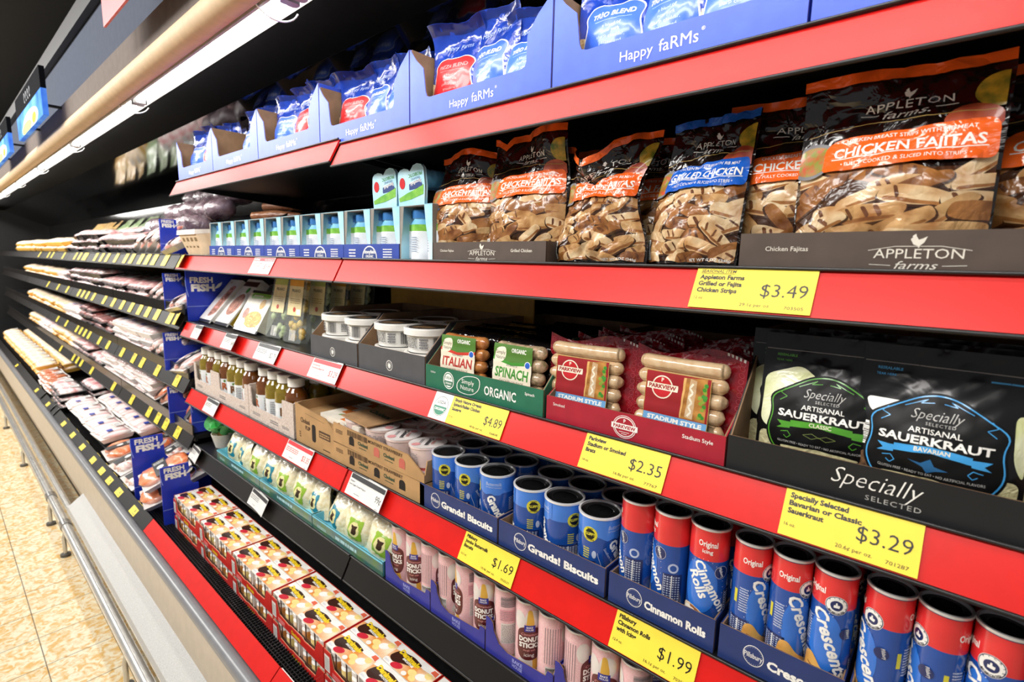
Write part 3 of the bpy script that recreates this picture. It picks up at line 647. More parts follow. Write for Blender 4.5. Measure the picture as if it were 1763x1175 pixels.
def chicken_art(w, h, accent, big, seed):
    p = PR(); rn = random.Random(seed)
    p.rect(-w * .47, .004, w * .48, h * .47, PGAP)
    for i in range(7):
        for j in range(4):
            cx_ = -w * .37 + j * w * .25 + rn.uniform(-.07, .07) * w + (w * .11 if i % 2 else 0); cy_ = h * .465 - i * h * .070 + rn.uniform(-.012, .012) * h
            L, B, a = w * rn.uniform(.13, .19), h * rn.uniform(.036, .048), rn.uniform(-.35, .75) * (1 if rn.random() < .85 else -1.3)
            S = [(-1, -.7), (-.5, -1), (.5, -.85), (1, -.6), (1.03, .5), (.4, .95), (-.4, 1), (-1, .75)]; k = [1 + rn.uniform(-.14, .14) for _ in S]
            f = lambda x, y: (cx_ + x * cos(a) - y * sin(a), cy_ + x * sin(a) + y * cos(a))
            p.poly(smooth_path([f(x * L * q * 1.03, y * B * q * 1.06 - .0022) for (x, y), q in zip(S, k)], .006, 3), PGAP)
            m_ = rn.choice(STRIP); p.poly(smooth_path([f(x * L * q, y * B * q) for (x, y), q in zip(S, k)], .006, 3), m_)
            p.poly(smooth_path([f(-L * .85, -B * .8), f(L * .85, -B * .75), f(L * .8, -B * .45), f(-L * .8, -B * .35)], .003, 2), STRIP[2])
            if rn.random() < .5:
                for g in range(rn.choice((1, 2, 3))):
                    gx = L * (-.6 + g * .45 + rn.uniform(-.08, .08)); wd_ = L * rn.uniform(.04, .09)
                    p.poly(smooth_path([f(gx - wd_, B * .75), f(gx + wd_, B * .8), f(gx + wd_ + L * .16, -B * .25), f(gx - wd_ + L * .18, -B * .55)], .002, 2), CHAR)
    p.clip(-w * .475, w * .48, .003, h * .53)
    # bowl of vegetables peeping in from the side
    q = PR(); q.disc(-w * .40, h * .56, .026, GREYTXT, .022); q.disc(-w * .40, h * .56, .022, M('veg_green', '#7b8f2f', .4, col2='#c7452c', vs_=120, coat=.4), .018); q.disc(w * .46, h * .82, .022, M('veg_yellow', '#d7a92e', .4, col2='#4c6a22', vs_=70, coat=.4), .018); q.disc(w * .36, h * .69, .024, M('veg_red', '#8e2a18', .4, col2='#c8643a', coat=.4), .016); q.clip(-w * .48, w * .48, None, None)
    p.bb.append((-w, w, 0, h, p.n))
    for t_, m_, L_ in q.t: p.t.append((t_, m_, p.n + L_))
    p.n += 4; p.bb.append((-w, w, h * .4, h, p.n))
    p.poly(smooth_path([(-w * .33, h * .48), (w * .45, h * .50), (w * .47, h * .53), (w * .47, h * .665), (w * .44, h * .69), (-w * .28, h * .655), (-w * .33, h * .62)], .006), accent)
    p.text('CHICKEN BREAST STRIPS WITH RIB MEAT', w * .07, h * .635, h * .021, WHITE, wd=w * .62, bold=.005, rot=.02)
    p.text(big, w * .07, h * .56, h * .052, WHITE, wd=w * .70, bold=.02, rot=.02); p.line([(-w * .29, h * .546), (w * .43, h * .556)], .001, WHITE)
    p.text('• FULLY COOKED & SLICED INTO STRIPS •', w * .07, h * .512, h * .02, WHITE, wd=w * .6, rot=.02)
    rooster(p, w * .05, h * .865, h * .055, WHITE); p.text('APPLETON', w * .05, h * .79, h * .042, WHITE, wd=w * .42, sp=1.1); p.text('farms.', w * .05, h * .745, h * .036, WHITE, shear=.35, wd=w * .22)
    p.line([(-w * .18, h * .775), (-w * .08, h * .77)], .0009, WHITE); p.line([(w * .18, h * .77), (w * .28, h * .775)], .0009, WHITE); p.line([(-w * .45, h * .70), (-w * .1, h * .73), (w * .45, h * .725)], .0009, GOLD)
    p.rect(-w * .5, h * .945, w * .5, h * .999, accent); p.text('NET WT 12 OZ (340g)', w * .28, h * .02, h * .018, WHITE, bold=.01)
    p.rect(-w * .47, h * .035, -w * .39, h * .17, WHITE); p.bars(-w * .465, h * .04, -w * .395, h * .165, 16, BLACK, False, random.Random(5)); return p
def chicken_pouch(label, loc, rot, accent, big, seed, w=.185, h=.208, warp=None, d=.034, wr=.003):
    t = thing('chicken_pouch', label, 'pouch of chicken strips', loc, rot)
    f = pouch('film', t, w, h, d, CF, warp, seed=seed, wr=wr); chicken_art(w, h, accent, big, seed).build('front_print', f, t, .009); return t
APB = M('appleton_board', '#4a3d35', .6, var=.08); APT = M('appleton_text', '#d8d2c6', .5)
def apple_tray(x0, x1, fh, label):
    c, f = carton('chicken_tray', label, 'carton', x0, x1, S2, fh, APB, M('board_dark', '#2c2420', .7), .26, fh)
    p = PR(); h = (x1 - x0) / 2; p.text('Chicken Fajitas', -h + .055, fh * .5, fh * .13, APT, bold=.005); p.text('Grilled Chicken', h - .055, fh * .5, fh * .15, APT, bold=.01)
    rooster(p, 0, fh * .76, fh * .32, APT); p.text('APPLETON', 0, fh * .33, fh * .24, APT, wd=fh * 1.75); p.text('farms', 0, fh * .07, fh * .2, APT, shear=.35, wd=fh * .85); p.line([(-fh * 1.0, fh * .52), (-fh * .45, fh * .62), (fh * .45, fh * .62), (fh * 1.0, fh * .52)], .0006, APT); p.line([(-fh * .95, fh * .17), (-fh * .5, fh * .15)], .0006, APT); p.line([(fh * .5, fh * .15), (fh * .95, fh * .17)], .0006, APT)
    p.build('lettering', f, c)
apple_tray(-.853, -.545, .038, 'dark brown tray holding two upright orange chicken pouches beside the yogurt')
apple_tray(-.226, .14, .044, 'dark brown tray holding the largest chicken pouches, right of the blue pouch')
def wp1(x, y, z): k = sstep(.12, .2, z); return (x * (1 - .12 * k) + .006 * k, y - .012 * k * sin(x * 30 + 1), z - .006 * k * (1 - cos(x * 40)))
def wp2(x, y, z):
    k = sstep(.14, .208, z); return (x, y - .035 * k * max(0, sin((x + .01) * 22)) + .01 * k, z - .012 * k * math.exp(-((x + .062) / .012) ** 2) - .012 * k * (x < -.05) * 0)
def wp3(x, y, z):
    k = sstep(.11, .2, z); e = math.exp(-((x + .02) / .035) ** 2); return (x * (1 - .26 * sstep(.02, .1, z) * (1 - k)) , y - .045 * k * e + .02 * k * abs(x) * 6, z - .045 * k * e)
def wp4(x, y, z): k = sstep(.05, .2, z); return (x * (1 - .25 * k) + .012 * k, y + .018 * k * sin(x * 18), z + .010 * k * x / .09)
chicken_pouch('orange chicken pouch standing in the dark tray, next to the yogurt packs', (-.795, .745, S2 + .005), (R(-4), 0, R(10)), ORG, 'CHICKEN FAJITAS', 11, .168, .222, wp1)
chicken_pouch('orange chicken pouch with folded top corner, second in the dark tray', (-.628, .745, S2 + .005), (R(-4), 0, R(4)), ORG, 'CHICKEN FAJITAS', 12, .178, .232, wp2)
chicken_pouch('slumped crumpled orange chicken pouch on the bare shelf between tray and blue pouch', (-.466, .742, S2 + .002), (R(-6), 0, R(-3)), ORG, 'CHICKEN FAJITAS', 13, .185, .206, wp3, .036, .006)
chicken_pouch('blue grilled chicken pouch standing on the shelf beside the slumped orange one', (-.310, .744, S2 + .002), (R(-8), 0, R(-10)), BLU, 'GRILLED CHICKEN', 14, .146, .212, wp4, .036, .004)
chicken_pouch('orange chicken pouch partly hidden behind the biggest pouch', (-.188, .79, S2 + .005), (R(-3), 0, R(6)), ORG, 'CHICKEN FAJITAS', 15, .185, .222)
chicken_pouch('large orange chicken pouch, frontmost in the tray at the end of the shelf', (-.082, .742, S2 + .006), (R(-3), 0, R(-3)), ORG, 'CHICKEN FAJITAS', 16, .19, .222, lambda x, y, z: (x, y + .01 * sstep(.15, .22, z) * sin(x * 25), z))
chicken_pouch('orange chicken pouch cut off by the picture edge beside the large one', (.075, .80, S2 + .005), (R(-3), 0, R(-4)), ORG, 'CHICKEN FAJITAS', 17, .185, .222)
for i, (x, y) in enumerate(((-.76, .83), (-.60, .84), (-.43, .83), (-.28, .85), (-.05, .86))):
    chicken_pouch(['dark chicken pouch behind the first upright orange pouch', 'dark chicken pouch behind the pouch with folded corner', 'dark chicken pouch with orange top behind the slumped pouch', 'dark chicken pouch behind the blue pouch', 'dark chicken pouch behind the large pouch'][i], (x, y, S2 + .005), (R(-2), 0, R(random.uniform(-6, 6))), ORG if i != 3 else BLU, 'CHICKEN FAJITAS' if i != 3 else 'GRILLED CHICKEN', 20 + i, .18, .205)
# ---------------------------------------------------------------- third shelf: ready meals, dips, sausages, sauerkraut
FISHB = M('fish_blue', '#1d37b8', .35, var=.05)
def fish_art(p, x, y, k):       # the white FRESH FISH lettering with its little fish and curve
    p.text('FRESH', x, y + .030 * k, .020 * k, WHITE, bold=.04, wd=.075 * k); p.text('FISH', x + .004 * k, y, .024 * k, WHITE, bold=.06, wd=.078 * k)
    p.poly([(x + (.055 + .016 * a) * k, y + (.018 + .014 * c) * k) for a, c in [(-.9, -.9), (-.5, -.2), (0, .5), (.9, 1), (.6, .1), (0, -.5)]], WHITE)
    p.line([(x + (-.052 + .012 * (1 - cos(a))) * k, y + (.04 - .05 * a) * k) for a in [q / 8 * 1.2 for q in range(9)]], .0022 * k, M('fish_pale', '#9fb2ee', .5)); p.ring(x + .06 * k, y + .014 * k, .02 * k, .0012 * k, M('fish_mid', '#3f59cc', .5))
def fish_divider(x, z, y0, y1, h, label, notch=True, lean=0, drop=.055, k=1.0):
    t = thing('fish_divider', label, 'divider sign', (x, y0, z), (R(lean), 0, R(-3)), 'fish divider signs'); d = y1 - y0
    O = [(0, 0), (d, 0), (d, h * .62), (.12 * k, h * .62), (.108 * k, h * .68), (.104 * k, h), (0, h)] if notch else [(0, 0), (d, 0), (d, h), (0, h)]
    q = MB(); q.prism(O, -.003, .003, FISHB, lambda a, c, s: (s, a, c)); q.build('panel', t)
    p = PR(); fish_art(p, .050 * k, h - drop * k, k); p.rect(.0, h * .28, d * .95, h * .28 + .002, M('fish_pale', '#9fb2ee', .5)); p.build('lettering', plane((.003, 0, 0), (0, 1, 0), (0, 0, 1)), t); return t
fish_divider(XL + .005, S3, .705, 1.15, .215, 'tall royal blue fish divider behind the slanted white meal sleeves', False, 0, .078, k=1.15)
SLV = M('sleeve_white', '#e8e4de', .3, coat=.3); FOODM = M('food_reddish', '#c98a72', .5, col2='#7a4436', vs_=60); FOODY = M('food_pasta', '#e3b64a', .5, col2='#b9852a', vs_=60); TRAYK = M('tray_black', '#141415', .25)
def meal(x, w, L, ang, kind, label, y=.735, z=S3, th=.035):
    t = thing('ready_meal', label, 'ready meal', (x, y, z + .004), (R(-ang), 0, 0))
    q = MB(); q.box(0, w, 0, th, 0, L, TRAYK, .004); q.build('tray', t)
    q = MB(); q.box(-.001, w + .001, -.001, th + .001, .012, L - .012, SLV if kind != 2 else M('sleeve_cream', '#ece8d2', .3, coat=.3)); q.build('sleeve', t)
    p = PR()
    if kind == 0:
        p.poly(smooth_path([(w * .45, L * .1), (w * .9, L * .2), (w * .92, L * .82), (w * .55, L * .8), (w * .4, L * .4)], .02), FOODM); p.disc(w * .25, L * .88, .008, GOLD, .003)
        rn = random.Random(3)
        for k in range(26): p.disc(w * rn.uniform(.5, .86), L * rn.uniform(.18, .78), .006, rn.choice([FOODM, M('food_dark', '#6d3b2e', .5), PINKP]), .004)
    elif kind == 1:
        p.disc(w * .5, L * .42, w * .42, WHITE, L * .26); p.disc(w * .5, L * .42, w * .36, FOODM, L * .22); p.rect(0, L * .80, w, L * .9, M('sleeve_brown', '#4a2d25', .3)); p.disc(w * .6, L * .72, .014, GREENP)
    else:
        p.poly(smooth_path([(w * .1, L * .78), (w * .9, L * .82), (w * .9, L * .93), (w * .1, L * .93)], .02), M('sleeve_green', '#79b33b', .35)); p.lines_of(w * .2, L * .85, w * .6, L * .89, 1, WHITE, .8, random.Random(4))
        p.disc(w * .72, L * .68, .02, FOODY); p.disc(w * .62, L * .3, w * .34, FOODY, L * .2); p.disc(w * .22, L * .42, .022, FOODM); p.disc(w * .25, L * .16, .022, SLV)
        rn = random.Random(8)
        for k in range(30): p.line([(w * (a := rn.uniform(.34, .85)), L * (c := rn.uniform(.14, .44))), (w * a + .02, L * c + rn.uniform(-.01, .01))], .004, rn.choice([FOODY, M('pasta_light', '#f1d27a', .5)]))
    p.build('front_print', plane((0, -.001, 0)), t)
    if kind == 1:
        p = PR(); p.rect(.004, .014, th - .002, L - .06, M('sleeve_mustard', '#a58a1c', .4)); p.build('side_print', plane((w + .001, 0, 0), (0, 1, 0)), t)
    return t
meal(-2.40, .125, .232, 40, 0, 'white sleeved ready meal leaning back beside the tall blue fish divider')
meal(-2.255, .135, .240, 40, 1, 'white sleeved ready meal with mustard side, leaning between another sleeve and pasta', .745)
meal(-2.05, .20, .165, 30, 2, 'pasta pack with green corner leaning beside the clear ravioli packs', .742)
for i, (x, y) in enumerate(((-2.24, .90), (-2.08, .93), (-1.93, .90))):
    meal(x, .12, .21, 22, 0 if i else 1, ['dark tray meal standing behind the slanted white sleeves', 'dark tray meal further back behind the mustard sided sleeve', 'dark tray meal standing behind the pasta pack'][i], y)
CLEAR = film('clear_shell', '#fafcfa', .94, .15, 20)
def ravioli(x, y, ang, kind, label, w=.105, L=.215):
    t = thing('ravioli_pack', label, 'pack of pasta', (x, y, S3 + .004), (R(-ang), 0, R(4)))
    q = MB(); O = smooth_path([(0, 0), (w, 0), (w, L), (0, L)], .014)
    q.prism(O, 0, .028, CLEAR, lambda a, c, k: (a, k, c)); q.prism([(a * 1.04 - .002, c * 1.02 - .002) for a, c in O], -.001, .001, CLEAR, lambda a, c, k: (a, k, c)); q.build('clear_tray', t)
    rn = random.Random(kind); col = M('ravioli_green' if kind == 0 else 'ravioli_yellow', '#dde3b4' if kind == 0 else '#f4cf6c', .5, col2='#b3bf86' if kind == 0 else '#dba748', vs_=50); q = MB()
    for k in range(26): q.blob((w * rn.uniform(.16, .84), .012 + rn.uniform(-.004, .008), L * rn.uniform(.06, .88)), .015, .008, .013, col, 7, 4, .3, rn)
    q.build('ravioli', t)
    p = PR(); c = M('ravioli_card_green', '#b9c46a', .4) if kind == 0 else M('ravioli_card_orange', '#e6a22a', .4); p.rect(.012, L * .40, w - .012, L * .97, M('ravioli_card', '#ecd9a4', .45)); p.rect(.012, L * .84, w - .012, L * .97, c)
    p.text('PRIANO', w / 2, L * .75, .010, DARKTXT, wd=.05, bold=.02); p.lines_of(.024, L * .58, w - .024, L * .67, 3, GOLD, .4, rn); p.disc(w / 2, L * .49, .008, M('seal_red', '#c2452e', .4)); p.rect(w * .62, L * .42, w * .82, L * .5, WHITE) if kind else None
    p.bars(w * .35, .005, w * .7, .04, 14, WHITE, True, rn); p.build('label_print', plane((0, -.0012, 0)), t); return t
ravioli(-1.80, .755, 13, 0, 'clear ravioli pack with pale green label, beside the pasta pack')
ravioli(-1.655, .750, 9, 1, 'clear ravioli pack with orange label, beside the grey dip carton')
for i, (x, y) in enumerate(((-1.62, .81), (-1.60, .87), (-1.58, .93), (-1.74, .83))):
    ravioli(x, y, 7, i % 2, ['first clear ravioli pack behind the orange labelled one', 'second clear ravioli pack behind the orange labelled one', 'rearmost clear ravioli pack behind the orange labelled one', 'clear ravioli pack behind the pale green labelled one'][i])
b = MB(); b.box(0, .62, 0, .004, 0, .19, M('carton_amber', '#c08f36', .6)); o = b.build('carton_board', None, (-1.45, 1.03, S3)); tag(o, 'amber brown carton board standing upright at the back behind the grey cartons', 'carton board')
# grey cartons of dip tubs
GRYB = M('carton_slate', '#4b4c50', .55, var=.05); TUBW = M('tub_white', '#eeece6', .35, coat=.2); TUBIN = M('tub_food', '#3a2c22', .5, col2='#8a6a48', vs_=60)
def tub(h=.057, r=.0605):
    t = thing('dip_tub', '', 'tub of dip')
    q = MB(); q.lathe([(.001, 0), (r * .82, 0), (r * .90, h * .78), (.001, h * .78)], TUBW, 26); q.build('cup', t)
    q = MB(); q.lathe([(r * .93, h * .70), (r, h * .72), (r, h * .95), (r * .985, h), (r * .88, h), (r * .86, h * .97), (.001, h * .97)], TUBW, 30); q.build('lid', t)
    p = PR(); rn = random.Random(2); rr = r * .885
    p.lines_of(-.06, h * .22, -.008, h * .64, 7, DARKTXT, .4, rn); p.lines_of(-.002, h * .2, .018, h * .64, 4, GREYTXT, .6, rn); p.bars(.03, h * .14, .058, h * .64, 14, DARKTXT, True, rn); p.lines_of(-.1, h * .2, -.07, h * .6, 5, DARKTXT); p.lines_of(.072, h * .2, .1, h * .6, 6, DARKTXT)
    p.build('label_print', cylsurf(rr + .001), t, .008)
    p = PR(); p.disc(0, 0, r * .82, M('tub_top', '#3a3a3d', .3, coat=.4)); p.disc(-.01, -.01, r * .5, TUBIN, r * .35); p.build('lid_print', plane((0, 0, h * .97), (1, 0, 0), (0, 1, 0)), t); return t
TB = tub(); n = 0
for i, (x0, x1, fh) in enumerate(((-1.378, -1.14, .060), (-1.132, -.870, .064))):
    c, f = carton('dip_carton', ['slate grey carton of white dip tubs, next to the ravioli packs', 'slate grey carton of white dip tubs, next to the green sausage carton'][i], 'carton', x0, x1, S3, fh, GRYB, KRAFTIN, .32, .135, .075)
    p = PR()
    p.ring(0, fh * .40, .0125, .0012, WHITE); p.ring(0, fh * .40, .007, .0007, WHITE); p.poly([(.005 * cos(a), fh * .40 + .0055 * sin(a) - .001 * (abs(cos(a)) < .3)) for a in [2 * pi * k / 12 for k in range(12)]], WHITE)
    for k in range(14): p.text('PARKSTREETDELI'[k], .0098 * sin(.45 * k - 2.9), fh * .40 + .0098 * cos(.45 * k - 2.9) - .0008, .0022, WHITE, bold=.02, rot=-(.45 * k - 2.9))
    p.build('lettering', f, c)
    cx_ = (x0 + x1) / 2
    for jx in range(2):
        for jy in range(2):
            for lv in range(2):
                if lv == 0 and jy: continue
                lb = '%s white dip tub, %s %s stack of the grey carton near the %s' % (['lower', 'upper'][lv], ['front', 'back'][jy], ['left', 'right'][jx], ['ravioli', 'green carton'][i])
                loc = (cx_ - .0605 + .121 * jx, .776 + .122 * jy, S3 + .004 + .0585 * lv)
                if n == 0: TB.location = loc; TB.rotation_euler = (0, 0, .3); TB['label'] = lb; TB['group'] = 'white dip tubs'
                else: dup(TB, loc, (0, 0, random.uniform(-.6, .6)), lb, 'white dip tubs')
                n += 1
# sausage packs
SAUS_I = M('sausage_brown', '#c9874a', .3, coat=.7, col2='#a9622f', vs_=60, bump=.2); SAUS_S = M('sausage_spinach', '#cfb093', .3, coat=.7, col2='#7f7350', vs_=110, bump=.2); SAUS_B = M('sausage_pale', '#d9bd97', .28, coat=.8, col2='#c39c72', vs_=70, bump=.15)
BFILM = M('film_black', '#100e0e', .14, coat=.8, bump=.7, bs=22); RFILM = M('film_red', '#8f1220', .2, coat=.7, bump=.5, bs=30, var=.2); CREAM = M('label_cream', '#efe6cf', .4, coat=.4)
def capsule(q, x0, x1, y, z, r, m, sag=0, n=14):
    L = x1 - x0; path = []; rs = []
    for k in range(n + 1):
        s = k / n; x = x0 + L * s; e = min(s * L, (1 - s) * L); rr = r * (math.sqrt(max(0, 1 - (1 - min(1, e / r)) ** 2)) if e < r else 1); path.append((x, y, z - sag * sin(pi * s) * .5 + sag * .25)); rs.append(max(rr, .001))
    q.tube(path, rs, m, 14, False)
def sausages(t, w, n, r, m, z0, y=0, sag=.003):
    for k in range(n):
        q = MB(); xs_ = [-w / 2]
        rn = random.Random(k); L = w; N = 12
        e0 = [0, .18, .42, .7, .9, 1]; ss = [a * r / L for a in e0] + [.25, .5, .75] + [1 - a * r / L for a in reversed(e0)]; rr_ = [0.05, .55, .82, .95, .99, 1, 1.02, 1, 1.01, 1, .99, .95, .82, .55, .05]
        q.tube([(-w / 2 + L * s + rn.uniform(-.001, .001), y + rn.uniform(-.001, .001), z0 + r + k * r * 1.93 + sag * (.5 - sin(pi * s))) for s in ss], [r * v for v in rr_], m, 16, True); q.build('sausage', t)
def organic_pack(x, kind, label, y=.738, rz=0):
    t = thing('sausage_pack', label, 'pack of sausages', (x, y, S3 + .016), (R(-5), 0, R(rz))); w, h = .135, .128
    f = pouch('film', t, w * 1.05, h, .006, BFILM, lambda a, c, z: (a, c + .014 + .05 * sstep(.1, .128, z) * 1.1, z - .01 * sstep(.105, .128, z)), top=1, seed=kind + 30, wr=.003)
    sausages(t, w * .92, 4, .0128, [SAUS_I, SAUS_S][kind], .004, -.004)
    p = PR(); W = w * .72; x0 = -w * .42; sf = GridSurf(lambda a, c: Vector((a, -.0185 - .0016 * abs(sin((c - .004) / .0247 * pi)), c)), [x0 + W * k / 2 for k in range(3)], [.101 * k / 20 for k in range(21)])
    p.rect(x0, .0, x0 + W, .100, CREAM); p.poly([(x0, .07), (x0 + W * .5, .062), (x0 + W, .068), (x0 + W, .1), (x0, .1)], M('org_green', '#4d7a2a', .4, coat=.4)); p.poly([(x0, .074), (x0 + W * .5, .066), (x0 + W, .072), (x0 + W, .066), (x0 + W * .5, .060), (x0, .068)], M('org_band_red', '#c8392b', .4) if kind == 0 else GREENP)
    p.poly(smooth_path([(x0 + .002, .062), (x0 + .03, .066), (x0 + .034, .096), (x0 + .006, .092)], .012), CREAM); p.text('Simply', x0 + .018, .080, .0075, DARKTXT, wd=.024); p.text('Nature', x0 + .018, .0705, .007, DARKTXT, wd=.023)
    p.text('ORGANIC', x0 + W * .66, .086, .008, WHITE, bold=.03, wd=.036); p.disc(x0 + W * .9, .066, .007, WHITE); p.disc(x0 + W * .9, .066, .0058, BLUEP)
    p.text('ITALIAN' if kind == 0 else 'SPINACH', x0 + W * .5, .036, .019, M('org_red', '#b8322a', .4) if kind == 0 else GREENP, bold=.03, wd=W * .86); p.text('MILD SWEET' if kind == 0 else 'WITH FETA', x0 + W * .5, .058, .004, GREYTXT); p.text('CHICKEN SAUSAGE', x0 + W * .5, .026, .005, DARKTXT)
    p.lines_of(x0 + .01, .008, x0 + W - .01, .022, 3, GREYTXT); p.clip(-1, 1, .0, .2); p.build('label_print', sf, t, .006); return t
organic_pack(-.778, 0, 'organic pack of brown sausages with red lettering in the green carton', rz=4)
organic_pack(-.625, 1, 'organic pack of pale spinach sausages with green lettering in the green carton', rz=0)
for i in range(3):
    organic_pack(-.79 + .085 * i, i % 2, 'black topped sausage pack, %s in the second row of the green carton' % ORD[i], .80 + .012 * i, 3)
for i, (x, y) in enumerate(((-.77, .88), (-.63, .90), (-.70, .97))): organic_pack(x, 0, ['black topped sausage pack behind the brown sausages, third row', 'black topped sausage pack behind the spinach sausages, third row', 'black topped sausage pack at the very back of the green carton'][i], y)
GRNB = M('carton_green', '#1f6a4f', .5); c, f = carton('organic_carton', 'dark green carton of organic sausage packs between grey and red cartons', 'carton', -.866, -.54, S3, .050, GRNB, KRAFTIN, .42, .135, .09)
p = PR(); p.text('Italian', -.138, .034, .005, WHITE); p.text('Spinach', .132, .034, .0055, WHITE, bold=.01); p.disc(-.088, .025, .0165, WHITE, .0185); p.disc(-.088, .025, .0145, GRNB, .0165); p.disc(-.088, .025, .0125, WHITE, .0145); p.rect(-.1, .014, -.076, .024, GRNB); p.text('USDA', -.088, .028, .0055, GRNB, bold=.02); p.text('ORGANIC', -.088, .017, .0045, WHITE, bold=.02, wd=.02)
lf = smooth_path([(-.062, .006), (-.02, .004), (.004, .020), (.006, .047), (-.040, .044), (-.064, .026)], .02); p.poly(lf, WHITE); p.poly([(a * .94 - .0017, c * .93 + .0018) for a, c in lf], GRNB); p.text('Simply', -.030, .027, .0095, WHITE, wd=.036); p.text('Nature', -.032, .014, .0095, WHITE, wd=.038)
p.text('ORGANIC', .058, .015, .0185, WHITE, wd=.083, bold=.02); p.build('lettering', f, c)
def brat_pack(x, y, label, rz=0, front=True, sc=1.0):
    t = thing('brat_pack', label, 'pack of sausages', (x, y, S3 + .018), (R(-5), 0, R(rz))); w, h = .145, .128
    f = pouch('film', t, w * 1.22, h, .005, RFILM, lambda a, c, z: (a, c + .014, z + .008 * sin(a * 40) * (z > .1)), top=1, seed=int(x * 100) % 17, wr=.0025)
    p = PR(); rn = random.Random(6)
    for k in range(12): p.ring(-w * .56 + k * w * .102, h * .92 + .003 * (k % 2), .0042, .0008, M('film_pattern', '#b8434c', .3, coat=.5))
    for k in range(12): p.ring(-w * .56, .006 + k * .0098, .004, .0008, M('film_pattern', '#b8434c', .3, coat=.5)); p.ring(w * .56, .006 + k * .0098, .004, .0008, M('film_pattern', '#b8434c', .3, coat=.5))
    for k in range(5): p.rect(w * .40 + k * .006, h * .965, w * .40 + k * .006 + .003, h, WHITE)
    p.build('film_print', f, t, .02)
    if not front: return t
    sausages(t, w * .98, 5, .0118, SAUS_B, .003, -.002, .0015)
    p = PR(); W = w * .70; x0 = -w * .35; sf = GridSurf(lambda a, c: Vector((a, -.0155 - .0014 * abs(sin((c - .003) / .0228 * pi)), c)), [x0 + W * (k * 1.04 / 2 - .02) for k in range(3)], [.095 * k / 20 for k in range(21)])
    p.rect(x0 - .001, .0, x0 + W + .001, .094, GOLD); p.rect(x0, .0, x0 + W, .093, M('park_red', '#9a1c22', .3, coat=.6)); p.rect(x0, .0, x0 + W, .028, M('park_blue', '#6fa6d6', .3, coat=.6))
    p.poly([(x0 + W * .58, .029), (x0 + W * .97, .029), (x0 + W * .95, .093), (x0 + W * .62, .09)], M('hotdog_bun', '#c58a3c', .4, coat=.5, col2='#8d5420', vs_=60)); p.poly([(x0 + W * .66, .032), (x0 + W * .78, .03), (x0 + W * .80, .088), (x0 + W * .70, .09)], SAUS_B)
    p.line([(x0 + W * (.70 + .05 * (k % 2)), .034 + k * .007) for k in range(8)], .003, CREAM)
    for k in range(16): p.disc(x0 + W * rn.uniform(.84, .95), rn.uniform(.034, .088), .003, rn.choice([GREENP, M('relish', '#8da23a', .4)]))
    for k in range(2): p.poly([(x0 + W * .58, .029 + k * 0), (x0 + W * .6, .029), (x0 + W * .64, .09), (x0 + W * .6, .09)], M('bun_light', '#e0b06a', .4))
    p.disc(x0 + W * .27, .070, .0175, CREAM, .018); p.disc(x0 + W * .27, .070, .0155, M('park_disc', '#c1272d', .3), .016); p.rect(x0 + W * .02, .0655, x0 + W * .52, .0755, CREAM); p.text('PARKVIEW', x0 + W * .27, .0675, .0062, M('park_red', '#9a1c22', .3), bold=.04, wd=W * .44); p.text('P', x0 + W * .27, .0785, .006, CREAM, bold=.03)
    p.text('STADIUM STYLE', x0 + W * .5, .0185, .0065, WHITE, bold=.04, wd=W * .86); p.text('BRATS', x0 + W * .27, .007, .0085, WHITE, bold=.06, wd=W * .42); p.text('COOKED', x0 + W * .72, .0115, .0042, M('park_navy', '#22356d', .4), bold=.02, wd=W * .36); p.text('BRATWURST', x0 + W * .74, .0055, .0042, M('park_navy', '#22356d', .4), bold=.02, wd=W * .42)
    p.build('label_print', sf, t, .006); return t
brat_pack(-.480, .742, 'red bratwurst pack in the red carton, beside the green carton', 3)
brat_pack(-.308, .742, 'red bratwurst pack in the red carton, beside the sauerkraut carton', -2)
rw = [(-.455, .79), (-.30, .79), (-.44, .83), (-.31, .835), (-.46, .88), (-.32, .89), (-.45, .94), (-.31, .95)]
for i, (x, y) in enumerate(rw): brat_pack(x, y, 'maroon film sausage pack, %s row behind the bratwurst %s' % (ORD[i // 2 + 1], ['by the green carton', 'by the sauerkraut'][i % 2]), random.uniform(-4, 4), False)
REDB = M('carton_red', '#a51c30', .45); c, f = carton('brat_carton', 'crimson carton of bratwurst packs between the green carton and black carton', 'carton', -.532, -.222, S3, .043, REDB, KRAFTIN, .40, .135, .16)
p = PR(); p.text('Smoked', -.128, .028, .0055, WHITE); p.text('Stadium Style', .116, .027, .006, WHITE, bold=.01)
p.disc(0, .021, .0205, WHITE, .0185); p.disc(0, .021, .0195, REDB, .0175); p.disc(0, .021, .0180, WHITE, .0160); p.disc(0, .021, .0165, REDB, .0145); p.rect(-.023, .0165, .023, .0255, WHITE); p.text('PARKVIEW', 0, .0183, .0055, REDB, bold=.04, wd=.039); p.text('P', 0, .028, .0055, WHITE, bold=.03); p.line([(-.009, .0125), (.009, .0125)], .0008, WHITE); p.line([(-.005, .0095), (.005, .0095)], .0008, WHITE); p.build('lettering', f, c)
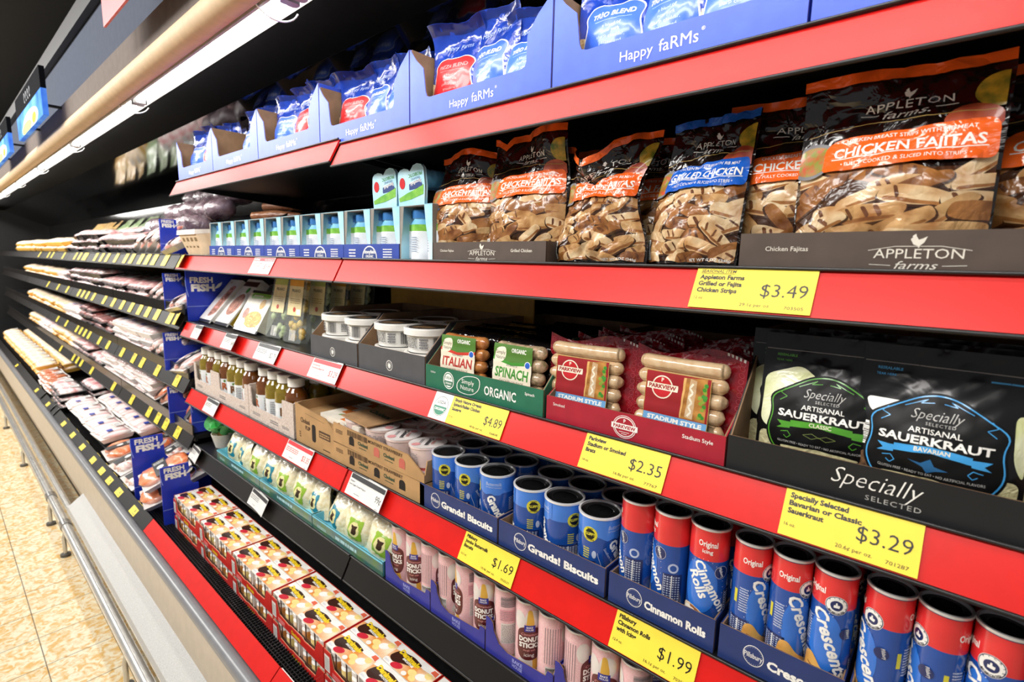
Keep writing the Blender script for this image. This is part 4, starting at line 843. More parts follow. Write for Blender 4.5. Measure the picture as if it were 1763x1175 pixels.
# sauerkraut
KF = M('pouch_smoke', '#101012', .26, coat=.12, spec=.4, bump=.3, bs=14, var=.2); CAB = M('cabbage', '#c9cf8a', .3, coat=.6, col2='#eef0cf', vs_=30, bump=.3); SLAW = M('slaw', '#d8d2a6', .35, coat=.5, col2='#b9b184', vs_=90, bump=.5, bs=90); SHLD = M('shield_black', '#0a0a0b', .45, spec=.25); SKYP = M('ribbon_blue', '#3f9fe0', .35, coat=.4); LIMEP = M('ribbon_green', '#4f9a2a', .35, coat=.4)
def kraut_bag(x, y, kind, label, rz=0, full=True, lean=5):
    t = thing('sauerkraut_bag', label, 'bag of sauerkraut', (x, y, S3 + .006), (R(-lean), 0, R(rz))); w, h = .155, .182; ac = LIMEP if kind == 0 else SKYP
    f = pouch('film', t, w, h, .026, KF, None, seed=40 + kind, wr=.0016, top=.9); p = PR(); rn = random.Random(kind)
    p.poly(smooth_path([(-w * .46, .004), (w * .46, .004), (w * .47, .05), (-w * .47, .05)], .01), SLAW)
    if kind == 0: p.poly(smooth_path([(-w * .47, .125), (-w * .2, .142), (-w * .05, .125), (-w * .1, .09), (-w * .3, .05), (-w * .47, .06)], .01), CAB); p.poly(smooth_path([(w * .3, .125), (w * .47, .12), (w * .47, .06), (w * .38, .07)], .01), CAB)
    else: p.poly(smooth_path([(-w * .45, .118), (-w * .1, .118), (-w * .15, .102), (-w * .4, .1)], .008), WHITE); p.poly(smooth_path([(w * .4, .12), (w * .48, .12), (w * .48, .05), (w * .42, .07)], .01), CAB); p.disc(-w * .36, .04, .014, M('spice_brown', '#7d5a3c', .5, col2='#2c1b12', vs_=200)); p.rect(-w * .47, .06, -w * .36, .088, WHITE); p.bars(-w * .465, .062, -w * .365, .086, 12, BLACK, False, rn)
    Sh = [(-.052, .030), (0, .010), (.052, .030), (.062, .052), (.056, .078), (.062, .098), (.040, .112), (.018, .126), (0, .130), (-.018, .126), (-.040, .112), (-.062, .098), (-.056, .078), (-.062, .052)]
    A = smooth_path(Sh, .012); C = [(a, c) for a, c in A]
    p.poly([(a * 1.05, (c - .07) * 1.05 + .07) for a, c in A], SHLD); p.poly([(a * 1.01, (c - .07) * 1.01 + .07) for a, c in A], ac); p.poly([(a * .985, (c - .07) * .985 + .07) for a, c in A], SHLD)
    p.poly(smooth_path([(-.04, .030), (0, .016), (.04, .030), (.045, .034), (0, .038), (-.045, .036)], .008), SLAW)
    SIL = M('print_silver', '#b9b7b2', .35)
    p.text('Specially', 0, .102, .0115, SIL, shear=.35, wd=.046, bold=-.008); p.text('SELECTED', .004, .096, .0036, SIL, wd=.026, sp=1.2); p.text('ARTISANAL', 0, .0865, .0062, WHITE, wd=.047, bold=.01); p.text('SAUERKRAUT', 0, .0745, .009, WHITE, wd=.100, bold=.03)
    p.poly([(-.034, .062), (0, .0665), (.034, .062), (.034, .0705), (0, .0735), (-.034, .0705)], ac); p.poly([(-.034, .060), (-.05, .058), (-.044, .0625), (-.05, .068), (-.034, .068)], ac); p.poly([(.034, .060), (.05, .058), (.044, .0625), (.05, .068), (.034, .068)], ac); p.text('CLASSIC' if kind == 0 else 'BAVARIAN', 0, .0668, .0048, CREAM, bold=.02)
    for s in (-1, 1): p.line([(s * .044, .054), (s * .036, .056), (s * .032, .051), (s * .036, .047), (s * .04, .05)], .0009, ac); p.line([(s * .045, .110), (s * .05, .104), (s * .042, .1), (s * .05, .094)], .0008, ac); p.line([(s * .004, .121), (s * .016, .119), (s * .01, .124), (s * .03, .114)], .0008, ac)
    if kind: p.poly([(-.02, .056), (-.008, .054), (0, .060), (.004, .053), (.016, .05), (.006, .048), (-.002, .044), (-.006, .050)], M('shield_teal', '#1d5d8f', .4))
    else: p.line([(-.018, .055), (-.008, .058), (0, .054), (.008, .058), (.018, .055), (.008, .051), (0, .055), (-.008, .051), (-.018, .055)], .0006, M('shield_olive', '#7c8a4a', .4))
    p.text('GLUTEN FREE • READY TO EAT • NO ARTIFICIAL FLAVORS', 0, .0405, .003, SIL, wd=.094)
    p.rect(-w * .5, .160, w * .5, .1612, GREYTXT); p.text('RESEALABLE', -w * .32, .152, .0032, ac, bold=.02); p.text('TEAR HERE', -w * .34, .145, .0028, ac); p.rect(w * .25, .151, w * .46, .1528, ac)
    p.clip(-w * .485, w * .485, .003, None); p.build('front_print', f, t, .009); return t
kraut_bag(-.118, .748, 0, 'dark sauerkraut bag with green ribbon, front row of the black carton', 3, lean=4)
kraut_bag(-.006, .738, 1, 'dark sauerkraut bag with bright blue ribbon, front row of the black carton', -2, lean=4)
kraut_bag(-.145, .80, 0, 'sauerkraut bag with green ribbon tucked against the kraft side, behind the front one', 10, lean=2)
kraut_bag(.02, .80, 1, 'sauerkraut bag directly behind the blue ribbon one', 0); kraut_bag(-.09, .85, 0, 'sauerkraut bag in the third row of the black carton, behind the green ribbon', 0); kraut_bag(.03, .86, 1, 'sauerkraut bag in the third row of the black carton, behind the blue ribbon', 0)
BKB = M('carton_black', '#17181a', .5); c, f = carton('sauerkraut_carton', 'black carton of sauerkraut bags running out of the picture edge', 'carton', -.219, .14, S3, .047, BKB, KRAFTIN, .42, .185, .12)
p = PR(); p.text('Specially', -.012, .020, .021, WHITE, shear=.35, wd=.088, bold=-.012); p.text('SELECTED', .006, .0075, .0062, M('print_silver', '#b9b7b2', .35), wd=.052, sp=1.2); p.build('lettering', f, c)
for i, (x, y, z) in enumerate(((-1.0, 1.03, .09), (-.70, 1.14, .10), (-.38, 1.12, .12))):
    b = MB(); b.box(-.15, .15, 0, .12, 0, z, BKB, .004); tag(b.build('back_carton', None, (x, y + .02, S3 + .001)), ['plain dark carton at the back of the shelf behind the dip tubs', 'plain dark carton at the back behind the organic sausages', 'plain dark carton at the back behind the bratwurst packs'][i], 'carton')

# ---------------------------------------------------------------- fourth shelf: juices, yogurt cups, dough cans
JB = M('juice_board', '#d9cfc6', .55, col2='#b9a49b', vs_=140); JBI = M('juice_board_in', '#cfc2b4', .6); TEA = [M('juice_olive', '#7d6a1c', .08, coat=.6, spec=.6, var=.15), M('juice_brown', '#6a3d18', .08, coat=.6, spec=.6, var=.15)]; JL = M('juice_label', '#dfe3e6', .4)
def bottle(k):
    t = thing('juice_bottle', '', 'bottle of juice')
    q = MB(); r = .0355; q.lathe([(.001, 0), (r * .9, 0), (r, .006), (r, .108), (r * .97, .120), (r * .86, .132), (r * .64, .144), (r * .6, .152), (.001, .153)], TEA[k], 20); q.build('body', t)
    q = MB(); q.lathe([(r * .66, .149), (r * .72, .150), (r * .72, .174), (r * .68, .177), (.001, .177)], WHITE, 20); q.build('cap', t)
    q = MB(); q.lathe([(r + .0006, .02), (r + .0006, .086)], JL, 20); q.build('label', t)
    p = PR(); p.text('R', 0, .045, .026, M('juice_letter', '#6d4a2c', .4) if k == 0 else M('juice_letter2', '#a5542c', .4), bold=.05); p.disc(0, .078, .0045, M('org_green', '#4d7a2a', .4)); p.lines_of(.03, .03, .055, .08, 8, GREYTXT); p.lines_of(-.06, .03, -.034, .08, 8, GREYTXT)
    p.build('label_print', cylsurf(r + .0008), t, .006); return t
JBT = [bottle(0), bottle(1)]; JN = [0, 0]
for i, (x0, x1) in enumerate(((-2.388, -1.842), (-1.838, -1.505))):
    W = x1 - x0; h = W / 2
    notch_ = (lambda a, c: [(a, .11), (a + .004, .05), (a + .012, .045), (c - .012, .045), (c - .004, .05), (c, .11)])
    ol = [(-h, 0), (h, 0), (h, .112), ] + (list(reversed(notch_(-h + .02, h - .075))) if i else list(reversed(notch_(h - .33 + .06, h - .03))) + list(reversed(notch_(-h + .02, -h + .19)))) + [(-h, .116)]
    c, f = carton('juice_carton', ['speckled paper carton of juice bottles at the end of the red rail', 'speckled paper carton of juice bottles beside the brown kraft carton'][i], 'carton', x0, x1, S4, .05, JB, JBI, .235, .116, .01, outline=ol)
    p = PR(); p.lines_of(-h + .03, .018, -h + .09, .03, 2, GREYTXT); p.lines_of(0, .016, .06, .03, 2, GREYTXT); p.lines_of(h - .08, .018, h - .03, .028, 2, GREYTXT); p.build('lettering', f, c)
    nx = int((W - .004) / .0725); 
    for a in range(nx):
        for r_ in range(3):
            k = (a * 2 + i) % 5 in (1, 2) and r_ == 0; k = 1 if k else 0
            loc = (x0 + (W - nx * .0725) / 2 + .0362 + a * .0725, .745 + r_ * .0725, S4 + .004)
            lb = ('%s tea brown bottle, %s row of the juice carton %s' % (ORD[a], ['front', 'middle', 'back'][r_], ['at the rail end', 'by the kraft carton'][i]))
            if JN[k] == 0: JBT[k].location = loc; JBT[k]['label'] = lb; JBT[k]['group'] = 'white capped juice bottles'; JN[k] = 1
            else: dup(JBT[k], loc, (0, 0, random.uniform(-1.2, 1.2)), lb, 'white capped juice bottles')
KB = M('kraft_print', '#b08a5c', .75, var=.08, vs_=14); KD = M('kraft_ink', '#4a3320', .7); KINK = M('kraft_green', '#2f4a35', .7); HOLE = M('carton_hole', '#1d130c', .9); PWH = M('floral_white', '#e9e2d2', .5)
# tall kraft carton with floral packs on top
t = thing('kraft_carton', 'tall brown kraft carton with arched slots beside the juice bottles', 'carton', (-1.268 - .112, .705, S4)); h = .112
b = MB(); b.prism([(-h, 0), (h, 0), (h, .082), (h - .045, .108), (-h + .03, .118), (-h, .122)], 0, .003, KB, lambda a, c, k: (a, k, c)); b.box(-h, h, .003, .26, 0, .092, KB); b.prism([(.003, 0), (.26, 0), (.26, .122), (.02, .122), (.003, .118)], -h, -h + .003, KB, lambda a, c, k: (k, a, c)); b.build('board', t)
p = PR(); p.text('Chobani', -.052, .068, .015, KD, bold=.02, wd=.055); p.text('FLIP', -.036, .05, .012, KD, bold=.03, wd=.03); p.poly(smooth_path([(-.012, .022), (.010, .022), (.010, .075), (-.012, .075)], .01), HOLE); p.rect(.03, .045, .092, .066, KD); p.lines_of(.034, .049, .088, .063, 2, KB, .6); p.line([(-.05, .1), (.06, .093)], .0007, KD); p.lines_of(.05, .012, .09, .018, 1, KD); p.lines_of(-.09, .02, -.08, .04, 3, KD); p.build('lettering', plane((0, 0, 0)), t)
for i in range(2):
    t = thing('floral_carton', ['white floral printed yogurt carton lying on the kraft carton, front half', 'white floral printed yogurt carton lying behind the front floral one'][i], 'carton', (-1.268 - .105, .722 + i * .122, S4 + .0925)); b = MB(); b.box(-.0, .205, 0, .118, 0, .018, PWH, .002); b.build('box', t)
    p = PR(); rn = random.Random(i + 3)
    for k in range(4): x, y = rn.uniform(.02, .18), rn.uniform(.015, .1); p.poly([(x + .022 * (1 + .4 * (q % 2)) * cos(q * .785), y + .014 * (1 + .4 * (q % 2)) * sin(q * .785)) for q in range(8)], M('floral_orange', '#d9762c', .5))
    for k in range(6): x, y = rn.uniform(.02, .18), rn.uniform(.015, .1); p.disc(x, y, .010, M('floral_green', '#5c8a35', .5), .005, 10, 0, rn.uniform(-1, 1))
    p.text('Chobani', .1, .055, .016, KINK, bold=.03, wd=.075); p.text('FLIP', .125, .036, .012, KINK, bold=.02); p.build('top_print', plane((0, 0, .018), (1, 0, 0), (0, 1, 0)), t)
# two low kraft cartons with cups
def cup():
    t = thing('yogurt_cup', '', 'cup of yogurt'); r = .046
    q = MB(); q.lathe([(.001, 0), (r * .78, 0), (r * .84, .012), (r * .96, .056), (r, .057), (r, .061), (r * .97, .0625)], M('cup_clear', '#ecd3ca', .2, coat=.5), 26, mats=[M('cup_fruit', '#b9544a', .3, coat=.5)] * 2 + [M('cup_clear', '#dfc2b8', .2, coat=.5)] * 4); q.build('cup', t)
    q = MB(); q.lathe([(r * 1.01, .0620), (r * 1.01, .0634), (.001, .0637)], M('foil_lid', '#f1e9e5', .35, coat=.2, bump=.1), 28); q.build('foil_lid', t)
    p = PR(); p.text('Chobani', 0, -.002, .012, DARKTXT, bold=.03, wd=.055); p.disc(-.022, .022, .009, PINKP); p.disc(.02, -.024, .011, PINKP); p.lines_of(-.02, -.02, .01, -.012, 2, GREYTXT); p.lines_of(-.01, .012, .02, .02, 2, M('seal_red', '#c2452e', .4)); p.build('lid_print', plane((0, 0, .0637), (1, 0, 0), (0, 1, 0)), t)
    p = PR(); rn = random.Random(3); p.lines_of(-.05, .02, .05, .05, 7, GREYTXT, .4, rn); p.build('label_print', cylsurf(r * .80 + .003, 0, .17), t, .008); return t
CUP = cup(); n = 0
for i in range(2):
    z = S4 + .054 * i
    h = .1975; ol = [(-h, 0), (h, 0), (h, .018 if i else .048), (h - .06 if i else h - .02, .052), (-h, .056)]
    c, f = carton('cup_carton', ['lower brown kraft carton with arched slots under the strawberry yogurt cups', 'upper brown kraft carton with cut corner holding strawberry yogurt cups'][i], 'carton', -1.268, -.873, z, .052, KB, KRAFT, .26, .05, .01, outline=ol)
    p = PR()
    for a in (-.105, .01, .115): p.poly([(a - .012, .012), (a + .012, .012), (a + .012, .028)] + [(a + .012 * cos(q), .028 + .009 * sin(q)) for q in [pi * k / 8 for k in range(1, 8)]] + [(a - .012, .028)], HOLE if not (i and a > 0) else M('cup_fruit', '#b9544a', .3, coat=.5))
    p.text('Chobani', -.052, .022, .0095, KINK, bold=.04, wd=.045); p.text('Chobani', .062, .022, .0095, KINK, bold=.04, wd=.045); p.lines_of(-.07, .014, -.035, .018, 1, KINK); p.lines_of(.045, .014, .08, .018, 1, KINK)
    p.text('MONTEREY STRAWBERRY', .045, .040, .0085, KD, bold=.02, wd=.145); p.bars(-.125, .036, -.03, .051, 22, KD, True, random.Random(9)); p.lines_of(-.185, .03, -.15, .042, 3, KD); p.clip(-h, h, 0, .052); p.build('lettering', f, c)
    for a in range(4):
        for r_ in range(2):
            if i == 0 and (a < 3 or r_): continue
            loc = (-1.268 + .052 + a * .097 + (.0 if r_ == 0 else .01), .760 + r_ * .094, z + .004 + (.003 if i and (a + r_) % 2 else 0))
            lb = '%s foil topped yogurt cup in the %s row of the %s kraft carton' % (ORD[a], ['front', 'back'][r_], ['lower', 'upper'][i])
            if n == 0: CUP.location = loc; CUP['label'] = lb; CUP['group'] = 'foil topped yogurt cups'
            else: dup(CUP, loc, (random.uniform(-.05, .05), random.uniform(-.05, .05), random.uniform(-2, 2)), lb, 'foil topped yogurt cups')
            n += 1
for j, (x, y, rx) in enumerate(((-.98, .90, .05), (-1.07, .91, -.05))): dup(CUP, (x, y, S4 + .054 + .069), (rx, .04, j), 'foil topped yogurt cup lying on others, %s from the blue cans' % ORD[j], 'foil topped yogurt cups')
t = thing('carton_flap', 'loose brown kraft lid lying over the yogurt cups', 'carton lid', (-1.255, .722, S4 + .127), (R(1), R(-1), R(-6))); b = MB(); b.box(0, .15, 0, .17, 0, .003, KRAFT); b.build('board', t)
p = PR(); p.text('Chobani', .076, .07, .020, KINK, bold=.03, wd=.11); p.build('lettering', plane((0, 0, .003), (1, 0, 0), (0, 1, 0)), t)

# dough cans
LIDD = M('can_lid_dark', '#1a1a1b', .3, .5, var=.2); CB1 = M('can_blue_light', '#3f7ed8', .22, coat=.5, var=.04); CB2 = M('can_blue', '#174a9c', .22, coat=.5, var=.05); CB3 = M('can_navy', '#15265c', .25, coat=.4); CRD = M('can_red', '#dc2f33', .24, coat=.5, var=.03); CYEL = M('can_yellow', '#d9cf3a', .35); FINE = M('can_fine_print', '#b9c3da', .4)
def can_base(name, cat, r, h, bands, parent_label=''):
    t = thing(name, parent_label, cat)
    q = MB(); z = .003; P = [(r * .96, .0), (r, .003)]; ms = [CHROME]
    for m, a in bands: P.append((r, a)); ms.append(m)
    q.lathe(P, None, 36, mats=ms); q.build('tube', t)
    q = MB(); q.lathe([(r * 1.0, h - .004), (r * 1.03, h - .0035), (r * 1.03, h - .0005), (r * 1.01, h), (r * .93, h), (r * .92, h - .004), (.001, h - .004)], None, 36, mats=[CHROME, CHROME, CHROME, CHROME, CHROME, LIDD]); q.build('end_cap', t)
    q = MB(); q.lathe([(r * .6, h - .0038), (r * .62, h - .003), (r * .66, h - .0038)], LIDD, 28); q.build('cap_ridge', t); return t
def pill_logo(p, x, y, r, rot=0):
    p.disc(x, y, r, CB3); p.ring(x, y, r * .97, r * .05, M('logo_line', '#c8cfe6', .4)); p.text('Pillsbury', x - sin(rot) * -r * .2, y - cos(rot) * r * .2, r * .42, WHITE, rot=rot, wd=r * 1.6, bold=.02)
def nutrition(p, x0, y0, x1, y1, seed):
    rn = random.Random(seed); n = 6; p.rect(x0 - .003, y0 - .002, x1 + .002, y1 + .002, CB3)
    for k in range(n):
        a = x0 + (x1 - x0) * k / n; p.lines_of(a, y0, a + (x1 - x0) / n * .8, y1, 18, FINE, .5, rn)
    p.rect(x0 - .0015, y0 - .001, x0 - .0008, y1 + .001, FINE); p.rect(x0 + (x1 - x0) * .42, y0 + (y1 - y0) * .3, x0 + (x1 - x0) * .47, y1, WHITE)
def biscuit_can():
    r, h = .0373, .124; t = can_base('biscuit_can', 'can of dough', r, h, [(CB2, .088), (CB1, h - .004)]); p = PR(); C_ = 2 * pi * r
    for s in (0, C_ / 2):
        p.poly([(s - .03, .090), (s - .01, .082), (s + .02, .084), (s + .03, .092), (s + .03, .12), (s - .03, .12)], CB1)
        p.disc(s - .043, .092, .0135, CYEL); p.disc(s - .043, .092, .0092, BLACK); p.text('FLUFFY', s - .043, .090, .005, CYEL, bold=.04, wd=.020); p.text('CRISPY', s - .043, .1005, .0028, BLACK, bold=.03); p.text('OUTSIDE', s - .043, .081, .0028, BLACK, bold=.03)
        p.text('Buttermilk', s + .006, .103, .0075, FINE, wd=.034, shear=.2); p.text('NATURALLY FLAVORED', s + .006, .098, .003, FINE, wd=.034)
        p.poly(smooth_path([(s - .016, .03), (s + .022, .012), (s + .03, .03), (s + .006, .088), (s - .02, .08)], .01), M('can_blue_mid', '#0f3f8a', .22, coat=.5)); p.text('Grands!', s + .006, .050, .017, WHITE, bold=.05, rot=-1.05, wd=.062); p.text('Southern Homestyle', s - .006, .046, .005, FINE, rot=-1.05, wd=.05)
        p.line([(s - .024 + .004 * cos(q), .03 + .03 * q / 3) for q in [k * .3 for k in range(11)]], .0007, FINE); p.disc(s + .026, .012, .02, M('biscuit_gold', '#c9a45c', .4, coat=.4, col2='#e6d2a0', vs_=60), .016); p.lines_of(s - .055, .047, s - .043, .068, 5, CYEL, .5); p.disc(s - .034, .056, .004, FINE, .007)
    nutrition(p, C_ * .28, .004, C_ * .42, .042, 2); nutrition(p, -C_ * .30, .004, -C_ * .14, .042, 3); p.lines_of(C_ * .17, .05, C_ * .24, .078, 8, FINE); p.clip(-C_, C_, .004, .119); p.build('label_print', cylsurf(r), t, .006); return t
def roll_can():
    r, h = .0284, .178; t = can_base('cinnamon_roll_can', 'can of dough', r, h, [(CB2, .128), (CRD, h - .004)]); p = PR(); C_ = 2 * pi * r
    s = 0; p.text('Original', .004, .150, .009, WHITE, wd=.027, bold=.02); p.text('icing', .004, .140, .006, WHITE, bold=.02)
    p.disc(-.004, .085, .026, M('can_blue_bright', '#2b70cf', .22, coat=.5), .042); p.text('Cinnamon', .006, .085, .015, WHITE, rot=-1.05, wd=.084, bold=.03); p.text('Rolls', -.012, .084, .0155, WHITE, rot=-1.05, wd=.042, bold=.03); pill_logo(p, .026, .112, .0105, -1.2)
    for k in range(14): a = k * .22 - .6; p.disc(.0 + .03 * cos(a), .086 + .044 * sin(a), .0005, WHITE, None, 6)
    p.disc(-.012, .022, .026, M('roll_dough', '#e3cfae', .4, coat=.4), .03, 20, 0, .5); p.disc(-.012, .022, .022, M('roll_icing', '#f1ebdf', .3, coat=.4), .026, 20, 0, .5)
    p.line([(-.012 + (.004 + .0022 * a) * cos(a), .022 + (.004 + .0028 * a) * sin(a)) for a in [k * .35 for k in range(24)]], .004, M('roll_cinnamon', '#9a5a30', .4, coat=.4))
    nutrition(p, C_ * .2, .01, C_ * .34, .08, 4); p.disc(C_ * .27, .092, .008, FINE); p.disc(C_ * .27, .092, .005, CB2); nutrition(p, -C_ * .42, .01, -C_ * .26, .075, 5); pill_logo(p, -C_ * .42, .11, .0105, -1.2); p.text('Cinnamon', -C_ * .48, .07, .013, WHITE, rot=-1.3, wd=.075, bold=.03); p.clip(-C_, C_, .004, .172); p.build('label_print', cylsurf(r), t, .006); return t
def crescent_can():
    r, h = .0246, .178; t = can_base('crescent_can', 'can of dough', r, h, [(CB2, .132), (CRD, h - .005), (CB3, h - .0035)]); p = PR(); C_ = 2 * pi * r
    for s in (0, C_ * .5):
        p.text('Original', s - .022, .148, .0085, WHITE, wd=.025, bold=.02); p.disc(s + .004, .137, .0125, WHITE); p.ring(s + .004, .137, .012, .0009, CB3); p.disc(s + .004, .137, .0068, CB3); p.poly([(s + .004 + a * .003, .137 + c * .003) for a, c in [(-1, -.9), (1, -.9), (1.2, .3), (.3, .4), (.2, 1.3), (-.3, 1.3), (-.4, .3), (-1, .2)]], WHITE)
        for k in range(10): a = 2.4 - k * .53; p.text('PICKYEATER'[k], s + .004 + .0094 * cos(a), .137 + .0094 * sin(a), .0026, DARKTXT, bold=.02, rot=a - pi / 2)
        for k in range(8): a = -2.4 + k * .24; p.text('APPROVED'[k], s + .004 + .0112 * cos(a), .137 + .0112 * sin(a), .0026, DARKTXT, bold=.02, rot=a + pi / 2)
        p.disc(s - .005, .082, .020, M('can_blue_bright', '#2b70cf', .22, coat=.5), .042); p.text('Crescents', s - .004, .080, .016, WHITE, rot=-1.2, wd=.095, bold=.03, shear=.2); p.disc(s + .018, .100, .0075, CB3); p.text('Pillsbury', s + .019, .100, .004, WHITE, rot=-1.3, wd=.013)
        for k in range(16): a = k * .2 + 1.2; p.disc(s - .006 + .021 * cos(a), .08 + .045 * sin(a), .0005, WHITE, None, 6)
        p.poly(smooth_path([(s - .026, .060), (s - .016, .062), (s - .004, .044), (s + .014, .034), (s + .018, .006), (s - .02, .006), (s - .03, .03)], .008), M('crescent_gold', '#d08a38', .35, coat=.4, col2='#f0bf6a', vs_=45)); p.line([(s - .022, .045), (s - .012, .040), (s - .006, .03)], .002, M('roll_cinnamon', '#9a5a30', .4, coat=.4)); p.line([(s - .01, .022), (s + .002, .02), (s + .01, .01)], .002, M('roll_cinnamon', '#9a5a30', .4, coat=.4))
        nutrition(p, s + C_ * .2, .006, s + C_ * .36, .062, 6); p.rect(s + C_ * .22, .085, s + C_ * .25, .105, CYEL); p.lines_of(s + C_ * .27, .075, s + C_ * .35, .112, 10, FINE)
    p.clip(-C_, C_, .004, .172); p.build('label_print', cylsurf(r), t, .006); return t
def dough_tray(x0, x1, text, label, lx, k=1.0):
    c, f = carton('dough_tray', label, 'carton', x0, x1, S4, .052, NAVY, KRAFTIN, .34, .052, .02); p = PR(); W = x1 - x0; h = W / 2
    r = .0155 * k; cx_ = -h + lx; p.disc(cx_, .027, r, WHITE, r * 1.12); p.disc(cx_, .027, r * .93, NAVY, r * 1.04)
    for q in range(26): p.disc(cx_ + r * .82 * cos(q * .2417), .027 + r * .92 * sin(q * .2417), .00035, WHITE, None, 6)
    p.text('Pillsbury', cx_, .0235, .0088 * k, WHITE, wd=r * 1.75, bold=.01); p.text(text, cx_ + r + .004, .0185, .0145 * k, WHITE, 'l', bold=.045, wd=h - (cx_ + r) - .016); p.build('lettering', f, c)
dough_tray(-.889, -.645, 'Grands! Biscuits', 'navy tray of blue biscuit cans beside the strawberry yogurt cups', .056)
dough_tray(-.640, -.397, 'Grands! Biscuits', 'navy tray of blue biscuit cans beside the cinnamon roll tray', .056)
dough_tray(-.389, -.214, 'Cinnamon Rolls', 'navy tray of red topped cinnamon roll cans between biscuits and crescents', .047, .9)
dough_tray(-.207, -.055, 'Crescents', 'navy tray of red topped crescent cans beside the cinnamon roll tray', .047, .88)
dough_tray(-.050, .102, 'Crescents', 'navy tray of red topped crescent cans, second from the cinnamon rolls', .047, .88)
def fill(src, spots, labels, grp):
    for i, ((x, y, z, a), lb) in enumerate(zip(spots, labels)):
        if i == 0: src.location = (x, y, z); src.rotation_euler = (0, 0, a); src['label'] = lb; src['group'] = grp
        else: dup(src, (x, y, z), (0, 0, a), lb, grp)
S, Lb = [], []; ang = [1.75, 1.5, .35, 1.9, 2.3, 1.25]
ROWW = ['front row', 'second row', 'third row', 'back row']
for i in range(6):
    for r_ in range(4):
        x0 = -.889 if i < 3 else -.640; x = x0 + .0445 + (i % 3) * .0775
        S.append((x, .752 + r_ * .0772, S4 + .004, ang[i] if r_ == 0 else random.uniform(-3, 3))); Lb.append('blue biscuit can, %s, %s in the tray beside the %s' % (ROWW[r_], ORD[i % 3], ['yogurt cups', 'cinnamon rolls'][i // 3]))
fill(biscuit_can(), S, Lb, 'blue biscuit cans')
S, Lb = [], []; ang = [-1.4, -1.15, .1]
for i in range(3):
    for r_ in range(4): S.append((-.389 + .029 + i * .0585, .741 + r_ * .059, S4 + .004, ang[i] if r_ == 0 else random.uniform(-3, 3))); Lb.append('red topped cinnamon roll can, %s, %s from the biscuits' % (ROWW[r_], ORD[i]))
fill(roll_can(), S, Lb, 'cinnamon roll cans')
S, Lb = [], []; ang = [1.15, .95, .1, -.75, -1.1, -.5]
for i in range(6):
    for r_ in range(4):
        x0 = -.207 if i < 3 else -.050
        S.append((x0 + .0262 + (i % 3) * .0502, .737 + r_ * .0512, S4 + .004, ang[i] if r_ == 0 else random.uniform(-3, 3))); Lb.append('red topped crescent can, %s, %s from the cinnamon rolls' % (ROWW[r_], ORD[i]))
fill(crescent_can(), S, Lb, 'crescent cans')
# ---------------------------------------------------------------- lowest shelf: herb, shredded cheese pouches, donut cans
t = thing('herb_pot', 'bright green leafy herb in a pale pot beside the teal trays', 'herb', (-2.32, .775, S5 + .001))
b = MB(); b.lathe([(.001, 0), (.03, 0), (.045, .06), (.043, .06)], M('herb_sleeve', '#d9d6cd', .4), 14); b.build('pot', t)
b = MB(); rn = random.Random(12); LEAF = M('herb_green', '#62d67c', .45, col2='#a6f2b2', vs_=25)
for k in range(26):
    a, e, L = rn.uniform(0, 6.28), rn.uniform(.1, 1.2), rn.uniform(.05, .085); c0 = Vector((rn.uniform(-.035, .035), rn.uniform(-.03, .03), .06 + rn.uniform(-.005, .025))); d = Vector((cos(a) * cos(e), sin(a) * cos(e), sin(e))); s_ = d.cross(Vector((0, 0, 1))).normalized(); n_ = s_.cross(d)
    b.grid(lambda u, v: c0 + d * (L * v) + s_ * (u * .03 * sin(pi * min(.98, v * .8 + .18)) * (1 + .25 * ((v * 6) % 1 - .5))) + n_ * (.012 * sin(v * 2.2) + abs(u) * .008), [-1, -.5, 0, .5, 1], [q / 7 for q in range(8)], LEAF)
b.build('leaves', t)
b = MB(); b.blob((0, 0, .05), .03, .02, .035, M('herb_root', '#a98348', .6), 10, 6, .2); b.build('root_ball', t)
TEAL = M('tray_teal', '#1e5a68', .35, col2='#3f6f3a', vs_=22, coat=.3); TEALI = M('tray_cyan', '#6fc6e2', .4); CPM = M('pouch_cheese', '#faf4d8', .3, col2='#ead9a4', vs_=80, coat=.5, bump=.55, bs=30); CPT = film('pouch_clear', '#f6f4ec', .55, .8, 30); LTE = M('label_teal', '#1f8196', .35, coat=.3); LGR = M('label_green', '#93b832', .35, coat=.3); LYE = M('label_yellow', '#e6dc9c', .4)
def cheese_pouch(kind, label):
    t = thing('cheese_pouch', label, 'pouch of cheese'); w, h = .122, .122
    f = pouch('pouch', t, w, h, .030, CPM, lambda x, y, z: (x * (1 - .25 * sstep(.075, .115, z)), y + .012 * sstep(.08, .115, z), z), top=.98, seed=60 + kind, nu=14, nv=14, wr=.003)
    q = MB(); rn = random.Random(kind); q.grid(lambda u, v: (u * (1 + .1 * v) * .043 + .002 * sin(9 * u), .012 + .014 * sin(u * 7 + kind) * v, .108 + .035 * v + .008 * v * sin(u * 5 + 1)), [-1 + k / 8 for k in range(17)], [0, .5, 1], CPT); q.build('crimped_top', t)
    p = PR(); c = LTE if kind == 0 else LGR
    p.poly(smooth_path([(-.027, .018), (.027, .016), (.028, .074), (.014, .071), (-.025, .076)], .006), c); p.disc(0, .046, .019, LYE, .021); p.disc(0, .043, .010, M('emblem_brown', '#3d2414', .4), .012); p.poly([(-.01, .05), (.01, .05), (.012, .058), (-.012, .058)], M('emblem_brown', '#3d2414', .4))
    p.build('label_print', f, t); return t
